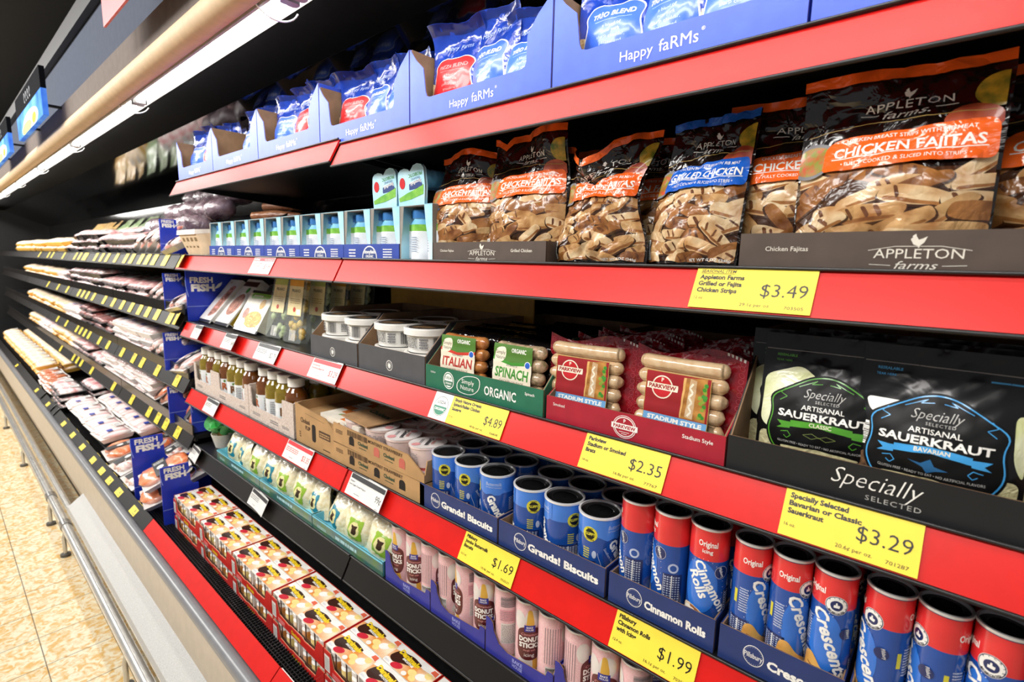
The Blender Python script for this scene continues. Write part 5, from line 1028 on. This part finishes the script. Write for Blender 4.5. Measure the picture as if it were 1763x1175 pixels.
for i, (x0, x1) in enumerate(((-2.185, -1.787), (-1.783, -1.412), (-1.408, -1.042))):
    c, f = carton('cheese_tray', ['teal printed tray of shredded cheese pouches beside the green herb', 'teal printed tray of shredded cheese pouches, middle of three', 'teal printed tray of shredded cheese pouches beside the pink cans'][i], 'carton', x0, x1, S5, .040, TEAL, TEALI, .22, .04, group='teal cheese trays')
    h = (x1 - x0) / 2; p = PR(); p.rect(-h, .0345, h, .0398, TEALI); p.lines_of(-.05, .014, .06, .026, 1, M('tray_pale', '#9fc7cf', .5), .8, random.Random(i)); p.lines_of(-h + .03, .012, -h + .08, .022, 2, M('tray_pale', '#9fc7cf', .5)); p.build('lettering', f, c)
CP = [cheese_pouch(0, ''), cheese_pouch(1, '')]; CN = [0, 0]
kinds = [0, 0, 1, 0, 1, 1, 0, 0, 1, 1]
for i, k in enumerate(kinds):
    for r_ in range(2):
        kk = k if r_ == 0 else 1 - k
        loc = (-2.125 + i * .1125, .752 + r_ * .075, S5 + .004 + .012 * r_); rot = (R(random.uniform(-14, -4)), R(random.uniform(-12, 12)) * (1 if r_ == 0 else .4), R(random.uniform(-14, 14)))
        lb = 'shredded cheese pouch, %s from the herb, %s row, %s label' % (ORD[i], ['front', 'back'][r_], ['teal', 'lime green'][kk])
        if CN[kk] == 0: CP[kk].location = loc; CP[kk].rotation_euler = rot; CP[kk]['label'] = lb; CP[kk]['group'] = 'shredded cheese pouches'; CN[kk] = 1
        else: dup(CP[kk], loc, rot, lb, 'shredded cheese pouches')
PK = M('can_pink', '#e9b4b8', .3, coat=.35, col2='#f0c9c9', vs_=300); MAR = M('donut_maroon', '#5d1f22', .35, coat=.3); EGG = M('donut_white', '#ded6cf', .35, coat=.3); STK = M('donut_yellow', '#d9a93f', .4, coat=.3); INDI = M('board_indigo', '#2b2f92', .45)
def donut_can():
    r, h = .0272, .150; t = can_base('donut_stick_can', 'can of dough', r, h, [(PK, h - .004)]); p = PR(); C_ = 2 * pi * r
    p.disc(.006, .115, .016, EGG, .02); p.disc(-.022, .11, .013, EGG, .02); p.poly(smooth_path([(-.004, .135), (.004, .135), (.010, .105), (.002, .08), (-.008, .09)], .006), STK); p.disc(-.006, .018, .018, EGG, .014); p.poly(smooth_path([(.006, .035), (.016, .03), (.02, .006), (.008, .006)], .006), STK)
    p.poly(smooth_path([(-.026, .042), (-.016, .026), (.016, .026), (.026, .042), (.026, .088), (.012, .098), (-.012, .098), (-.026, .088)], .012), MAR); p.rect(-.011, .088, .011, .102, INDI); p.text('BAKE', 0, .0955, .004, WHITE, bold=.02); p.text('HOUSE', 0, .0905, .0035, WHITE, bold=.02)
    p.text('Cinnamon', 0, .0795, .0055, PINKP, shear=.25, wd=.034); p.text('DONUT', 0, .0665, .010, WHITE, bold=.05, wd=.043); p.text('STICKS', 0, .0535, .010, WHITE, bold=.05, wd=.043); p.text('dough with', 0, .046, .004, PINKP); p.text('icing', 0, .034, .0075, WHITE, wd=.02)
    s = C_ * .33; rn = random.Random(2)
    p.bars(s - .016, .112, s + .016, .135, 22, GREYTXT, False, rn); p.rect(s - .014, .03, s + .016, .075, EGG); nutr = M('donut_print', '#8f7c80', .5); p.lines_of(s - .013, .032, s + .015, .073, 14, nutr, .5, rn); p.rect(s - .018, .08, s + .014, .105, M('can_pink_deep', '#d99aa2', .35)); p.lines_of(s - .016, .082, s + .012, .103, 6, nutr, .4, rn)
    s = -C_ * .30
    for k in range(7): p.line([(s - .016 + k * .005, .05), (s - .016 + k * .005, .125)], .0013, nutr)
    p.rect(s - .014, .012, s + .014, .044, EGG); p.bars(s - .013, .014, s + .013, .042, 18, DARKTXT, False, rn); p.clip(-C_, C_, .004, .144); p.build('label_print', cylsurf(r), t); return t
S, Lb = [], []; ang = [.05, .55, 2.1, 1.9, -.55, .55, -1.3, .75, 2.6, 1.7, .4, -1.2]
for i in range(4):
    x0 = -1.030 + i * .1795; x1 = x0 + .176; h = .088
    ol = [(-h, 0), (h, 0), (h, .045), (h - .004, .047), (h - .014, .047), (h - .018, .034), (-h + .06, .026), (-h + .036, .034), (-h + .022, .055), (-h + .018, .072), (-h + .008, .080), (-h, .080)]
    c, f = carton('donut_tray', 'indigo tray with swooping front holding pink donut cans, %s from the cheese pouches' % ORD[i], 'carton', x0, x1, S5, .045, INDI, KRAFTIN, .18, .06, .02, outline=ol, group='indigo donut trays')
    p = PR(); p.text('BAKE', .0, .0165, .0085, M('tray_lilac', '#9ea4e0', .5), bold=.02, wd=.026); p.text('HOUSE', .0, .0065, .0075, M('tray_lilac', '#9ea4e0', .5), bold=.02, wd=.026); p.build('lettering', f, c)
    for a in range(3):
        for r_ in range(3): S.append((x0 + .0295 + a * .0585, .7375 + r_ * .0565, S5 + .004, ang[i * 3 + a] if r_ == 0 else random.uniform(-3, 3))); Lb.append('pink donut stick can, %s row, %s along from the shredded cheese' % (['front', 'middle', 'back'][r_], ORD[i * 3 + a]))
fill(donut_can(), S, Lb, 'pink donut stick cans')

# ---------------------------------------------------------------- deck: red trays of yogurt drink packs
DZ = .457; RTR = M('tray_red', '#c3221c', .4, coat=.2); POR = M('pack_orange', '#e08a2e', .35, coat=.4, col2='#f6e6c8', vs_=16); PDK = M('pack_brown', '#3a1d14', .35, coat=.4); PYE = M('pack_yellow', '#f3cf2a', .35, coat=.3); PWT = M('pack_white', '#f0ece6', .35, coat=.4); PST = M('pack_berry', '#c9283a', .35, coat=.4); PBA = M('pack_banana', '#f0d78a', .35, coat=.4)
def drink_pack():
    t = thing('drink_pack', '', 'pack of yogurt drinks'); w, d, h = .142, .064, .068
    q = MB(); q.box(0, w, .0, d, h - .003, h, PWT); q.box(0, w, 0, .002, .0, .022, PDK); q.box(0, w, d - .002, d, 0, h - .003, PDK); q.box(0, .002, 0, d, 0, h - .003, PWT); q.box(w - .002, w, 0, d, 0, h - .003, POR)
    for k in range(4): x = [0, .043, .0905, .138][k]; q.box(x, x + .004, 0, .002, .02, h - .002, PDK if k else PWT)
    q.build('sleeve', t)
    for k in range(3):
        q = MB(); q.lathe([(.001, 0), (.019, 0), (.0205, .008), (.0205, .034), (.016, .042), (.0205, .046), (.0205, .056), (.012, .060), (.0125, .064), (.001, .064)], None, 14, (.0245 + k * .0465, .0225, .001), [PWT, PWT, [POR, PBA, POR][k], PWT, M('drink_cap', '#d8d8da', .3), PWT, PWT, M('drink_foil', '#b9babd', .25, .6), PWT]); q.build('bottle', t)
    p = PR(); p.rect(0, 0, w, d, POR); p.poly([(0, d), (w, d), (w, d * .78), (w * .7, d * .70), (w * .35, d * .76), (0, d * .66)], PWT); p.poly(smooth_path([(w * .02, d * .30), (w * .16, d * .16), (w * .34, d * .36), (w * .52, d * .5), (w * .66, d * .78), (w * .4, d * .86), (w * .08, d * .72)], .01), PDK)  # white band along the rear edge: washed-out glare painted into the print
    p.poly(smooth_path([(0, 0), (w * .30, 0), (w * .26, d * .14), (w * .04, d * .24), (0, d * .2)], .005), PWT); p.disc(w * .30, d * .16, .017, PST, .009, 18, 0, .3); p.disc(w * .62, d * .34, .013, PBA, .009); p.disc(w * .80, d * .42, .015, PWT, .010, 18, 0, .4); p.disc(w * .70, d * .16, .010, PBA, .007); p.disc(w * .88, d * .62, .010, PBA, .008); p.disc(w * .52, d * .12, .008, PWT, .006); p.poly([(w * .84, d * .8), (w * .98, d * .76), (w * .97, d * .97), (w * .86, d * .96)], M('pack_coral', '#e0674a', .4))
    p.poly([(w * .02, d * .06), (w * .14, d * .05), (w * .15, d * .12), (w * .03, d * .14)], M('drink_cap', '#d8d8da', .3))
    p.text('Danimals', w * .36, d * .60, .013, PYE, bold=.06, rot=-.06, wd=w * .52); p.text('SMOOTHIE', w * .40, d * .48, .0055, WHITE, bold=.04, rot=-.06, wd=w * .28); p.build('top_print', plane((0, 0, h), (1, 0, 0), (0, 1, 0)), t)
    p = PR(); p.text('Danimals', w * .6, .006, .011, PYE, bold=.05, wd=.06); p.rect(.004, .003, .034, .02, PWT); p.lines_of(.006, .005, .032, .018, 4, GREYTXT); p.build('front_print', plane((0, 0, 0)), t); return t
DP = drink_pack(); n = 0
for i in range(7):
    x0 = -2.268 + i * .294; x1 = x0 + .290; h = .145
    for v in range(2):
        z = DZ + v * .0735
        ol = [(-h, 0), (h, 0), (h, .060), (h - .03, .060), (h - .045, .024), (.045, .020), (.03, .024), (-.03, .024), (-.045, .02), (-h + .045, .024), (-h + .03, .060), (-h, .060)]
        c, f = carton('drink_tray', '%s red tray of yogurt drink packs, %s pile along from the fish signs' % (['lower', 'upper'][v], ORD[i]), 'carton', x0, x1, z, .06, RTR, M('tray_red_in', '#b98a6a', .7), .138, .0715, .004, y0=.562, outline=ol, group='red drink pack trays')
        p = PR(); p.text('Danimals', 0, .006, .011, PYE, bold=.05, wd=.05); p.rect(-h + .004, .006, -h + .028, .05, PWT); p.lines_of(-h + .006, .01, -h + .026, .045, 7, GREYTXT); p.lines_of(-h + .04, .005, -h + .08, .018, 3, PINKP); p.build('lettering', f, c)
        for a in range(2):
            for r_ in range(2):
                if v == 0 and r_: continue
                loc = (x0 + .0035 + a * .1425, .567 + r_ * .066, z + .0035); lb = '%s orange drink pack, %s row, %s red pile from the signs, %s half' % (['lower', 'upper'][v], ['front', 'rear'][r_], ORD[i], ['left', 'right'][a])
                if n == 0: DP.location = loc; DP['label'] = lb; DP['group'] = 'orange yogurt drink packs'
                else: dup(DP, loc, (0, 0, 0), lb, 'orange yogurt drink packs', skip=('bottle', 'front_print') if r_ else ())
                n += 1

# ---------------------------------------------------------------- meat section: fish signs, trays, tickets
fish_divider(-2.68, FZ[0] + .002, .695, 1.0, .150, 'blue fish divider sign with a stepped top on the top meat shelf', k=.62)
fish_divider(-2.68, FZ[1] + .002, .692, 1.0, .165, 'blue fish divider sign with a stepped top on the second meat shelf', k=.66)
fish_divider(-2.68, FZ[2] + .002, .675, 1.0, .172, 'blue fish divider sign with a stepped top on the third meat shelf', k=.66)
fish_divider(-2.68, FZ[3] + .002, .676, 1.0, .172, 'blue fish divider sign with a stepped top on the lowest meat shelf', k=.55)
fish_divider(XL - .03, FZ[3] + .004, .70, 1.0, .16, 'blue fish divider sign behind the green herb, next to orange salmon', False, k=.9)
fish_divider(-2.60, DZ + .004, .505, .80, .305, 'blue fish divider sign standing on the deck between shrimp and salmon packs', k=1.12)
fish_divider(-2.31, DZ + .004, .535, .665, .25, 'blue fish divider sign on the deck touching the first orange drink packs', k=.95)
MEAT = {  # pork, slices, mixed, red: pale mottling is fat plus painted-in film glare
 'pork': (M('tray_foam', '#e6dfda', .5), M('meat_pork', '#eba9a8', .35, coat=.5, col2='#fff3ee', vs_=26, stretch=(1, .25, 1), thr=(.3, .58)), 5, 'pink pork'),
 'beef': (TRAYK, M('meat_beef', '#6f1c1e', .3, coat=.6, col2='#c98a80', vs_=34), 4, 'dark red beef'),
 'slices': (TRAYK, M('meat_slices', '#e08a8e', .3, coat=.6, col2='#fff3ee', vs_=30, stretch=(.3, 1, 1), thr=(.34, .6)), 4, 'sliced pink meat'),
 'chicken': (M('tray_yellow', '#eab44a', .5), M('meat_chicken', '#f5d6ac', .35, coat=.5, col2='#fbe9d2', vs_=20), 4, 'yellow tray chicken'),
 'salmon': (M('tray_clear', '#d6cfca', .3), M('meat_salmon', '#e0713f', .3, coat=.6, col2='#f0a67c', vs_=40, stretch=(.4, 2, 1)), 2, 'orange salmon fillet'),
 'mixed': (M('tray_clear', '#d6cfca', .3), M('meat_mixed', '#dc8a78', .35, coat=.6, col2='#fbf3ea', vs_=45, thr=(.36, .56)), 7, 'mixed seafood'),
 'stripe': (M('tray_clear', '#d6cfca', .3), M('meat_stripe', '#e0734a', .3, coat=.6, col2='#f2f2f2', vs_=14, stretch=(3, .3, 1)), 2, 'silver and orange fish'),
 'red': (TRAYK, M('meat_red', '#c9666c', .3, coat=.6, col2='#f6d3cd', vs_=24, thr=(.34, .62)), 3, 'red meat roll'),
 'sausage': (M('tray_foam', '#e6dfda', .5), M('meat_sausage', '#b55a34', .3, coat=.6, col2='#d08a5c', vs_=30), 3, 'brown sausage'),
}
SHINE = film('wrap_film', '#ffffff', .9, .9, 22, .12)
def meat_tray(kind, seed=1):
    tm, mm, n, _ = MEAT[kind]; rn = random.Random(seed); t = thing('meat_tray', '', 'tray of meat'); w, d, hh = .19, .15, .024
    q = MB(); q.hexa([(-w / 2 + .012, -d / 2 + .012, 0), (w / 2 - .012, -d / 2 + .012, 0), (w / 2 - .012, d / 2 - .012, 0), (-w / 2 + .012, d / 2 - .012, 0), (-w / 2, -d / 2, hh), (w / 2, -d / 2, hh), (w / 2, d / 2, hh), (-w / 2, d / 2, hh)], tm); q.build('tray', t)
    q = MB()
    for k in range(n):
        x = -w / 2 + w * (k + .5) / n if n < 6 else rn.uniform(-.35, .35) * w
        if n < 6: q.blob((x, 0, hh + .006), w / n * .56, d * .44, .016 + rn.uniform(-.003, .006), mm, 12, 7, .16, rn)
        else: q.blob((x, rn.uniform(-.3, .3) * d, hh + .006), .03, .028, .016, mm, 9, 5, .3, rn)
    q.build('meat', t)
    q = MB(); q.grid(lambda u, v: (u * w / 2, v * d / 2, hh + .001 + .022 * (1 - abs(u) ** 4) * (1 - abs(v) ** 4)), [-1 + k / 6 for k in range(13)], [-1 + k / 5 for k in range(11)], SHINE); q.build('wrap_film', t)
    p = PR()
    if kind in ('pork',): p.rect(.02, -.03, .055, -.005, M('sticker_blue', '#3048a8', .4)); p.rect(-.06, .02, .0, .05, TAGW); p.lines_of(-.055, .024, -.005, .046, 4, GREYTXT)
    elif kind in ('salmon', 'mixed', 'stripe'): p.rect(-.03, -.06, .02, .06, DARKTXT); p.disc(-.005, .0, .014, TAGW); p.lines_of(-.025, .03, .015, .052, 4, TAGW)
    else: p.rect(-.055, .0, .03, .05, TAGW); p.lines_of(-.05, .005, .025, .045, 6, GREYTXT)
    p.build('label_print', plane((0, 0, hh + .0245), (1, 0, 0), (0, 1, 0)), t); return t
PROT = {}
LEV = ['top', 'second', 'third', 'lowest']
CNT = {}
def put(kind, x, y, z, rot, where):
    k = (kind, where); CNT[k] = CNT.get(k, 0) + 1; i = CNT[k]
    nm = ORD[i - 1] if i <= 12 else '%dth' % i
    lb = '%s pack, %s, %s from the sign' % (MEAT[kind][3], where, nm)
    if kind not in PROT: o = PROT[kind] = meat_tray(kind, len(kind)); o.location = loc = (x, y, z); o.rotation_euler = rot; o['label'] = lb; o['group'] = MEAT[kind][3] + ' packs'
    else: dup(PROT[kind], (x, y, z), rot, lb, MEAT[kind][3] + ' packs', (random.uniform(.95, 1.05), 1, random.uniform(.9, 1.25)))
LAY = [
 [('stripe', 3, 1, 38), ('mixed', 1, 1, 35), ('red', 4, 2, 12), ('slices', 4, 3, 6), ('red', 2, 1, 10), ('chicken', 9, 2, 10), ('chicken', 6, 2, 10)],
 [('mixed', 2, 2, 35), ('stripe', 1, 1, 35), ('red', 5, 2, 14), ('slices', 5, 3, 4), ('beef', 1, 2, 8), ('pork', 2, 2, 8), ('chicken', 11, 2, 8)],
 [('mixed', 3, 1, 32), ('pork', 4, 3, 6), ('beef', 3, 2, 8), ('beef', 2, 3, 8), ('pork', 3, 2, 8), ('chicken', 11, 2, 8)],
 [('salmon', 3, 1, 35), ('pork', 6, 3, 6), ('slices', 2, 1, 8), ('red', 3, 2, 8), ('chicken', 5, 2, 8), ('pork', 4, 2, 8), ('chicken', 4, 2, 8)]]
for k in range(4):
    x = -2.80
    for kind, n_, st, tl in LAY[k]:
        for i in range(n_):
            a = .13 if tl > 25 else .2
            for v in range(st):
                if tl > 25: put(kind, x, .79, FZ[k] + .055, (R(tl), R(-18), 0), LEV[k] + ' meat shelf')
                else: put(kind, x + random.uniform(-.006, .006), .79 + random.uniform(-.01, .01), FZ[k] + .004 + .012 * (tl > 7) + v * .044, (R(tl), 0, R(random.uniform(-5, 5))), LEV[k] + ' meat shelf')
            x -= a
# second rows behind
for k in range(4):
    for i in range(10):
        kind = (['red', 'red', 'slices', 'slices', 'chicken'] if k < 2 else ['pork', 'pork', 'beef', 'slices', 'chicken'])[i // 2]
        for v in range(1 if k else 2): put(kind, -2.95 - i * .2 - (.5 if i > 7 else 0), .965, FZ[k] + .03 + v * .045 + (.05 if k == 0 else .02), (R(14), 0, R(random.uniform(-6, 6))), 'back row of the %s meat shelf' % LEV[k])
x = -2.72
DECK = [('mixed', 2, 1, 20), ('salmon', 1, 1, 10), ('pork', 5, 1, 6), (None, 1, 1, 0), ('slices', 2, 3, 4), ('sausage', 3, 2, 10), ('chicken', 9, 2, 8), ('chicken', 4, 2, 8)]
for kind, n_, st, tl in DECK:
    for i in range(n_):
        if kind:
            for v in range(st):
                for r_ in range(2):
                    if r_ and kind in ('sausage',): continue
                    put(kind if not (r_ and kind == 'sausage') else 'red', x, .575 + r_ * .165, DZ + .075 + (.05 if kind in ('pork', 'chicken') else 0) + v * .044 - (.03 if kind == 'slices' else 0), (R(tl), 0, R(random.uniform(-4, 4))), ['front row of the deck', 'rear row of the deck'][r_])
        x -= .2
for i, (x, y, z, r) in enumerate(((-2.47, .60, .62, 25), (-2.46, .71, .60, 22), (-2.47, .60, .53, 15))): 
    o = dup(PROT['salmon'], (x, y, z), (R(10), R(-r), R(80)), ['orange salmon pack propped between the two fish signs on the deck', 'orange salmon pack behind the propped one, between the two fish signs', 'orange salmon pack underneath the propped one between the fish signs'][i], 'orange salmon fillet packs')
dup(PROT['salmon'], (-2.56, .78, FZ[3] + .06), (R(55), 0, R(-8)), 'orange salmon pack leaning against the sign behind the green herb', 'orange salmon fillet packs')
for k in range(3): dup(PROT['stripe'], (-2.54, .755, FZ[k] + .035), (R(28), R(-8), 0), 'seafood pack squeezed between the %s shelf fish sign and the red rail end' % LEV[k], 'silver and orange fish packs')
# dark bed under the packs on the deck, per module
for j in range(5):
    b = MB(); b.box(-2.66 - j * 1.1 - 1.09, -2.66 - j * 1.1, .575, .95, 0, .062, STEELB); tag(b.build('deck_riser', None, (0, 0, DZ)), 'black riser under the deck meat packs, %s from the fish signs' % ORD[j], 'riser', 'black deck risers')
# display of roasts and cooked ribs rising at the back of the top meat shelf
ROAST = M('roast_purple', '#57434a', .25, coat=.7, col2='#8f7c82', vs_=20, bump=.6); RIB = M('rib_brown', '#9a5534', .35, coat=.5, col2='#c98a5c', vs_=20, bump=.4)
rn = random.Random(5); n = 0
for r_ in range(3):
    for i in range(5):
        b = MB(); b.blob((0, 0, 0), .085, .07, .055, ROAST, 14, 9, .14, rn); o = b.build('roast', None, (-2.74 - i * .155 + rn.uniform(-.02, .02), .87 + r_ * .10, FZ[0] + .135 + r_ * .085), (rn.uniform(-.4, .4), rn.uniform(-.4, .4), rn.uniform(-1, 1)))
        tag(o, 'purple vacuum packed roast, %s row of the heap, %s from the ribs' % (ORD[r_], ORD[i]), 'roast', 'purple vacuum packed roasts')
for r_ in range(5):
    b = MB(); b.tube([(-.0, 0, 0), (.12, .03, .006), (.26, .04, 0)], [.02, .026, .016], RIB, 10); tag(b.build('cooked_rib', None, (-2.60 - .01 * r_, .95 + r_ * .06, FZ[0] + .09 + r_ * .05), (0, 0, .35)), 'reddish brown cooked rib beside the purple roasts, %s from the front' % ORD[r_], 'rib', 'cooked ribs')
b = MB(); b.hexa([(-3.6, .86, 0), (-2.44, .86, 0), (-2.44, 1.18, 0), (-3.6, 1.18, 0), (-3.6, .86, .03), (-2.44, .86, .03), (-2.44, 1.18, .22), (-3.6, 1.18, .22)], STEELB); tag(b.build('display_riser', None, (0, 0, FZ[0])), 'black sloping riser under the purple roasts on the top meat shelf', 'riser')
BAGC = [M('veg_green_pack', '#6f9a3e', .3, coat=.6, col2='#d9dccb', vs_=24, stretch=(1, .3, 1)), M('meat_pack_gold', '#cf9a3c', .3, coat=.6, col2='#e9d3a6', vs_=20), M('clear_pack', '#8f979a', .15, coat=.8, col2='#2c3033', vs_=18, bump=.6)]
for i, (x, k) in enumerate(((-3.75, 2), (-4.0, 2), (-4.25, 0), (-4.55, 0), (-4.85, 0), (-5.15, 1), (-5.45, 1), (-5.8, 1))):
    t = thing('wrapped_pack', '%s wrapped pack leaning behind the top meat packs, %s beyond the roasts' % (['green and white', 'golden', 'clear glossy'][k], ORD[i]), 'wrapped pack', (x, .92, FZ[0] + .05), (R(-38), 0, R(rn.uniform(-8, 8)))); pouch('wrap', t, .24, .26, .035, BAGC[k], seed=80 + i, nu=12, nv=12, wr=.005, top=.98)
# yellow tickets on the black rails
n = 0
def ticket_mesh():
    t = thing('yellow_ticket', '', 'price tag'); f = tagbase(t, .062, .056, YEL); p = PR(); p.lines_of(.006, -.02, .036, -.008, 3, DARKTXT); p.text('$', .042, -.04, .012, BLACK, bold=.02); p.lines_of(.03, -.05, .056, -.046, 1, DARKTXT); p.build('lettering', f, t); return t
YT = ticket_mesh()
for k in range(4):
    X = [-2.56, -2.72, -2.83, -2.94, -3.1, -3.22, -3.42, -3.62, -3.76, -3.92, -4.2, -4.26, -4.4, -4.55, -5.0, -5.5, -5.7, -6.2] if k == 0 else [-2.56, -2.75, -2.9, -3.04, -3.2, -3.38, -3.58, -3.8, -4.1, -4.28, -4.42, -4.56, -5.0, -5.4, -5.9] if k == 1 else [-2.53, -2.82, -3.08, -3.24, -3.48, -3.82, -4.05, -4.36, -4.5, -4.64, -4.78, -5.2, -5.6] if k == 2 else [-2.58, -2.75, -2.88, -3.03, -3.36, -3.78, -4.4, -4.75, -4.9, -5.05, -5.6]
    for i, x in enumerate(X):
        lb = 'small yellow ticket, %s meat shelf rail, %s from the red rail' % (LEV[k], ORD[i] if i < 12 else '%dth' % (i + 1)); loc = (x - .062, .6995, FZ[k])
        if n == 0: YT.location = loc; YT['label'] = lb; YT['group'] = 'yellow tickets on the meat shelves'
        else: dup(YT, loc, (0, 0, 0), lb, 'yellow tickets on the meat shelves')
        n += 1
XD = [-2.49, -2.74, -2.92, -3.08, -3.28, -3.55, -3.83, -4.13, -4.75, -5.3, -6.6]
for i, x in enumerate(XD): dup(YT, (x - .05, .5035, .5085), (R(-17), 0, 0), 'yellow ticket on the lowest black lip strip, %s from the red strip' % ORD[i], 'yellow tickets on the lip', (1.2, 1, .86))
WT = thing('white_ticket', '', 'price tag'); f = tagbase(WT, .06, .05, TAGW, .01); p = PR(); p.lines_of(.005, -.035, .05, -.01, 4, GREYTXT); p.build('lettering', f, WT)
for i, x in enumerate((-4.45, -4.58, -5.02)):
    l = 'curled white ticket on the lowest black lip strip, %s of three' % ORD[i]
    if i == 0: WT.location = (x - .05, .5035, .5085); WT.rotation_euler = (R(-17), 0, 0); WT['label'] = l; WT['group'] = 'white tickets on the lip'
    else: dup(WT, (x - .05, .5035, .5085), (R(-17), 0, 0), l, 'white tickets on the lip')
# little navy shelf cards on the lip between tickets
for i, x in enumerate((-2.98, -2.82, -2.66)):
    b = MB(); P = [LIPF(a, c, .0018) for a, c in ((x, .004), (x + .06, .004), (x + .06, .05), (x, .05))]; b.hexa(P + [p_ + Vector((0, -.001, .001)) for p_ in P], M('lip_navy', '#1c3350', .3, coat=.4)); tag(b.build('shelf_card', None), 'dark navy card on the lip strip between yellow tickets, %s from the salmon' % ORD[2 - i], 'card', 'navy cards on the lip')
# curled yellow tags at the rail ends
for i, (z, l) in enumerate(((S2, 'curled yellow tag at the end of the second red rail'), (S3 + .03, 'curled yellow tag bent over the black rail end above the fish sign'))):
    t = thing('curled_tag', l, 'price tag', (XL + .015 - i * .11, .6985, z)); f = tagbase(t, .09, .056, M('tag_gold', '#e9c81e', .5, var=.03), .016); p = PR(); p.lines_of(.01, -.04, .05, -.012, 4, GOLD, .3); p.build('lettering', f, t)

# ---------------------------------------------------------------- hanging signs on the bulkhead
t = thing('hanging_sign', 'pink red hanging sign high in front of the grey bulkhead', 'sign', (-2.01, .42, 2.214)); b = MB(); b.box(0, .55, 0, .006, 0, .30, M('sign_red', '#c8484e', .4)); b.build('panel', t)
for x in (.1, .45):
    b = MB(); b.box(x, x + .012, .006, .17, .2, .212, STEELB); b.build('bracket', t)
SG = M('sign_blue', '#2458d0', .9, emit=.5, col2='#6aa4ee', vs_=5, spec=.05); SGW = M('sign_glow', '#dcebff', .9, emit=.5, var=.02, spec=.05); SGG = M('sign_green', '#9fd07a', .9, spec=.05, emit=.4, col2='#e8e27a', vs_=14); SGD = M('sign_dark', '#0d0f14', .9, spec=.05)
for i, (x0, x1, lb) in enumerate(((-4.1, -3.216, 'backlit blue picture sign with white lettering on the grey bulkhead, nearer one'), (-5.55, -4.58, 'backlit pale blue sign further along the grey bulkhead'))):
    t = thing('lit_sign', lb, 'sign', (x0, .42, 2.165)); b = MB(); b.box(0, x1 - x0, 0, .02, 0, .115, SG); b.box(0, x1 - x0, 0, .02, .115, .21, SGD); b.build('panel', t); W = x1 - x0; p = PR()
    p.disc(W * .55, .035, W * .3, SGW, .05); p.disc(W * .4, .02, W * .2, SGG, .03); p.disc(W * .7, .03, W * .08, M('sign_yolk', '#f2d24a', .9, spec=.05, emit=.5), .025); p.clip(.0, W, .0, .115); [p.line([(W * (.42 + .07 * q) + .012 * cos(a), .16 + .022 * sin(a)) for a in [k * .5 for k in range(12)]], .006, M('sign_text', '#8f949c', .4)) for q in range(4)]; p.build('front_print', plane((0, 0, 0)), t)
    for x in (.1, W - .1):
        b = MB(); b.box(x, x + .02, .02, .079, .055, .065, STEELB); b.build('bracket', t)
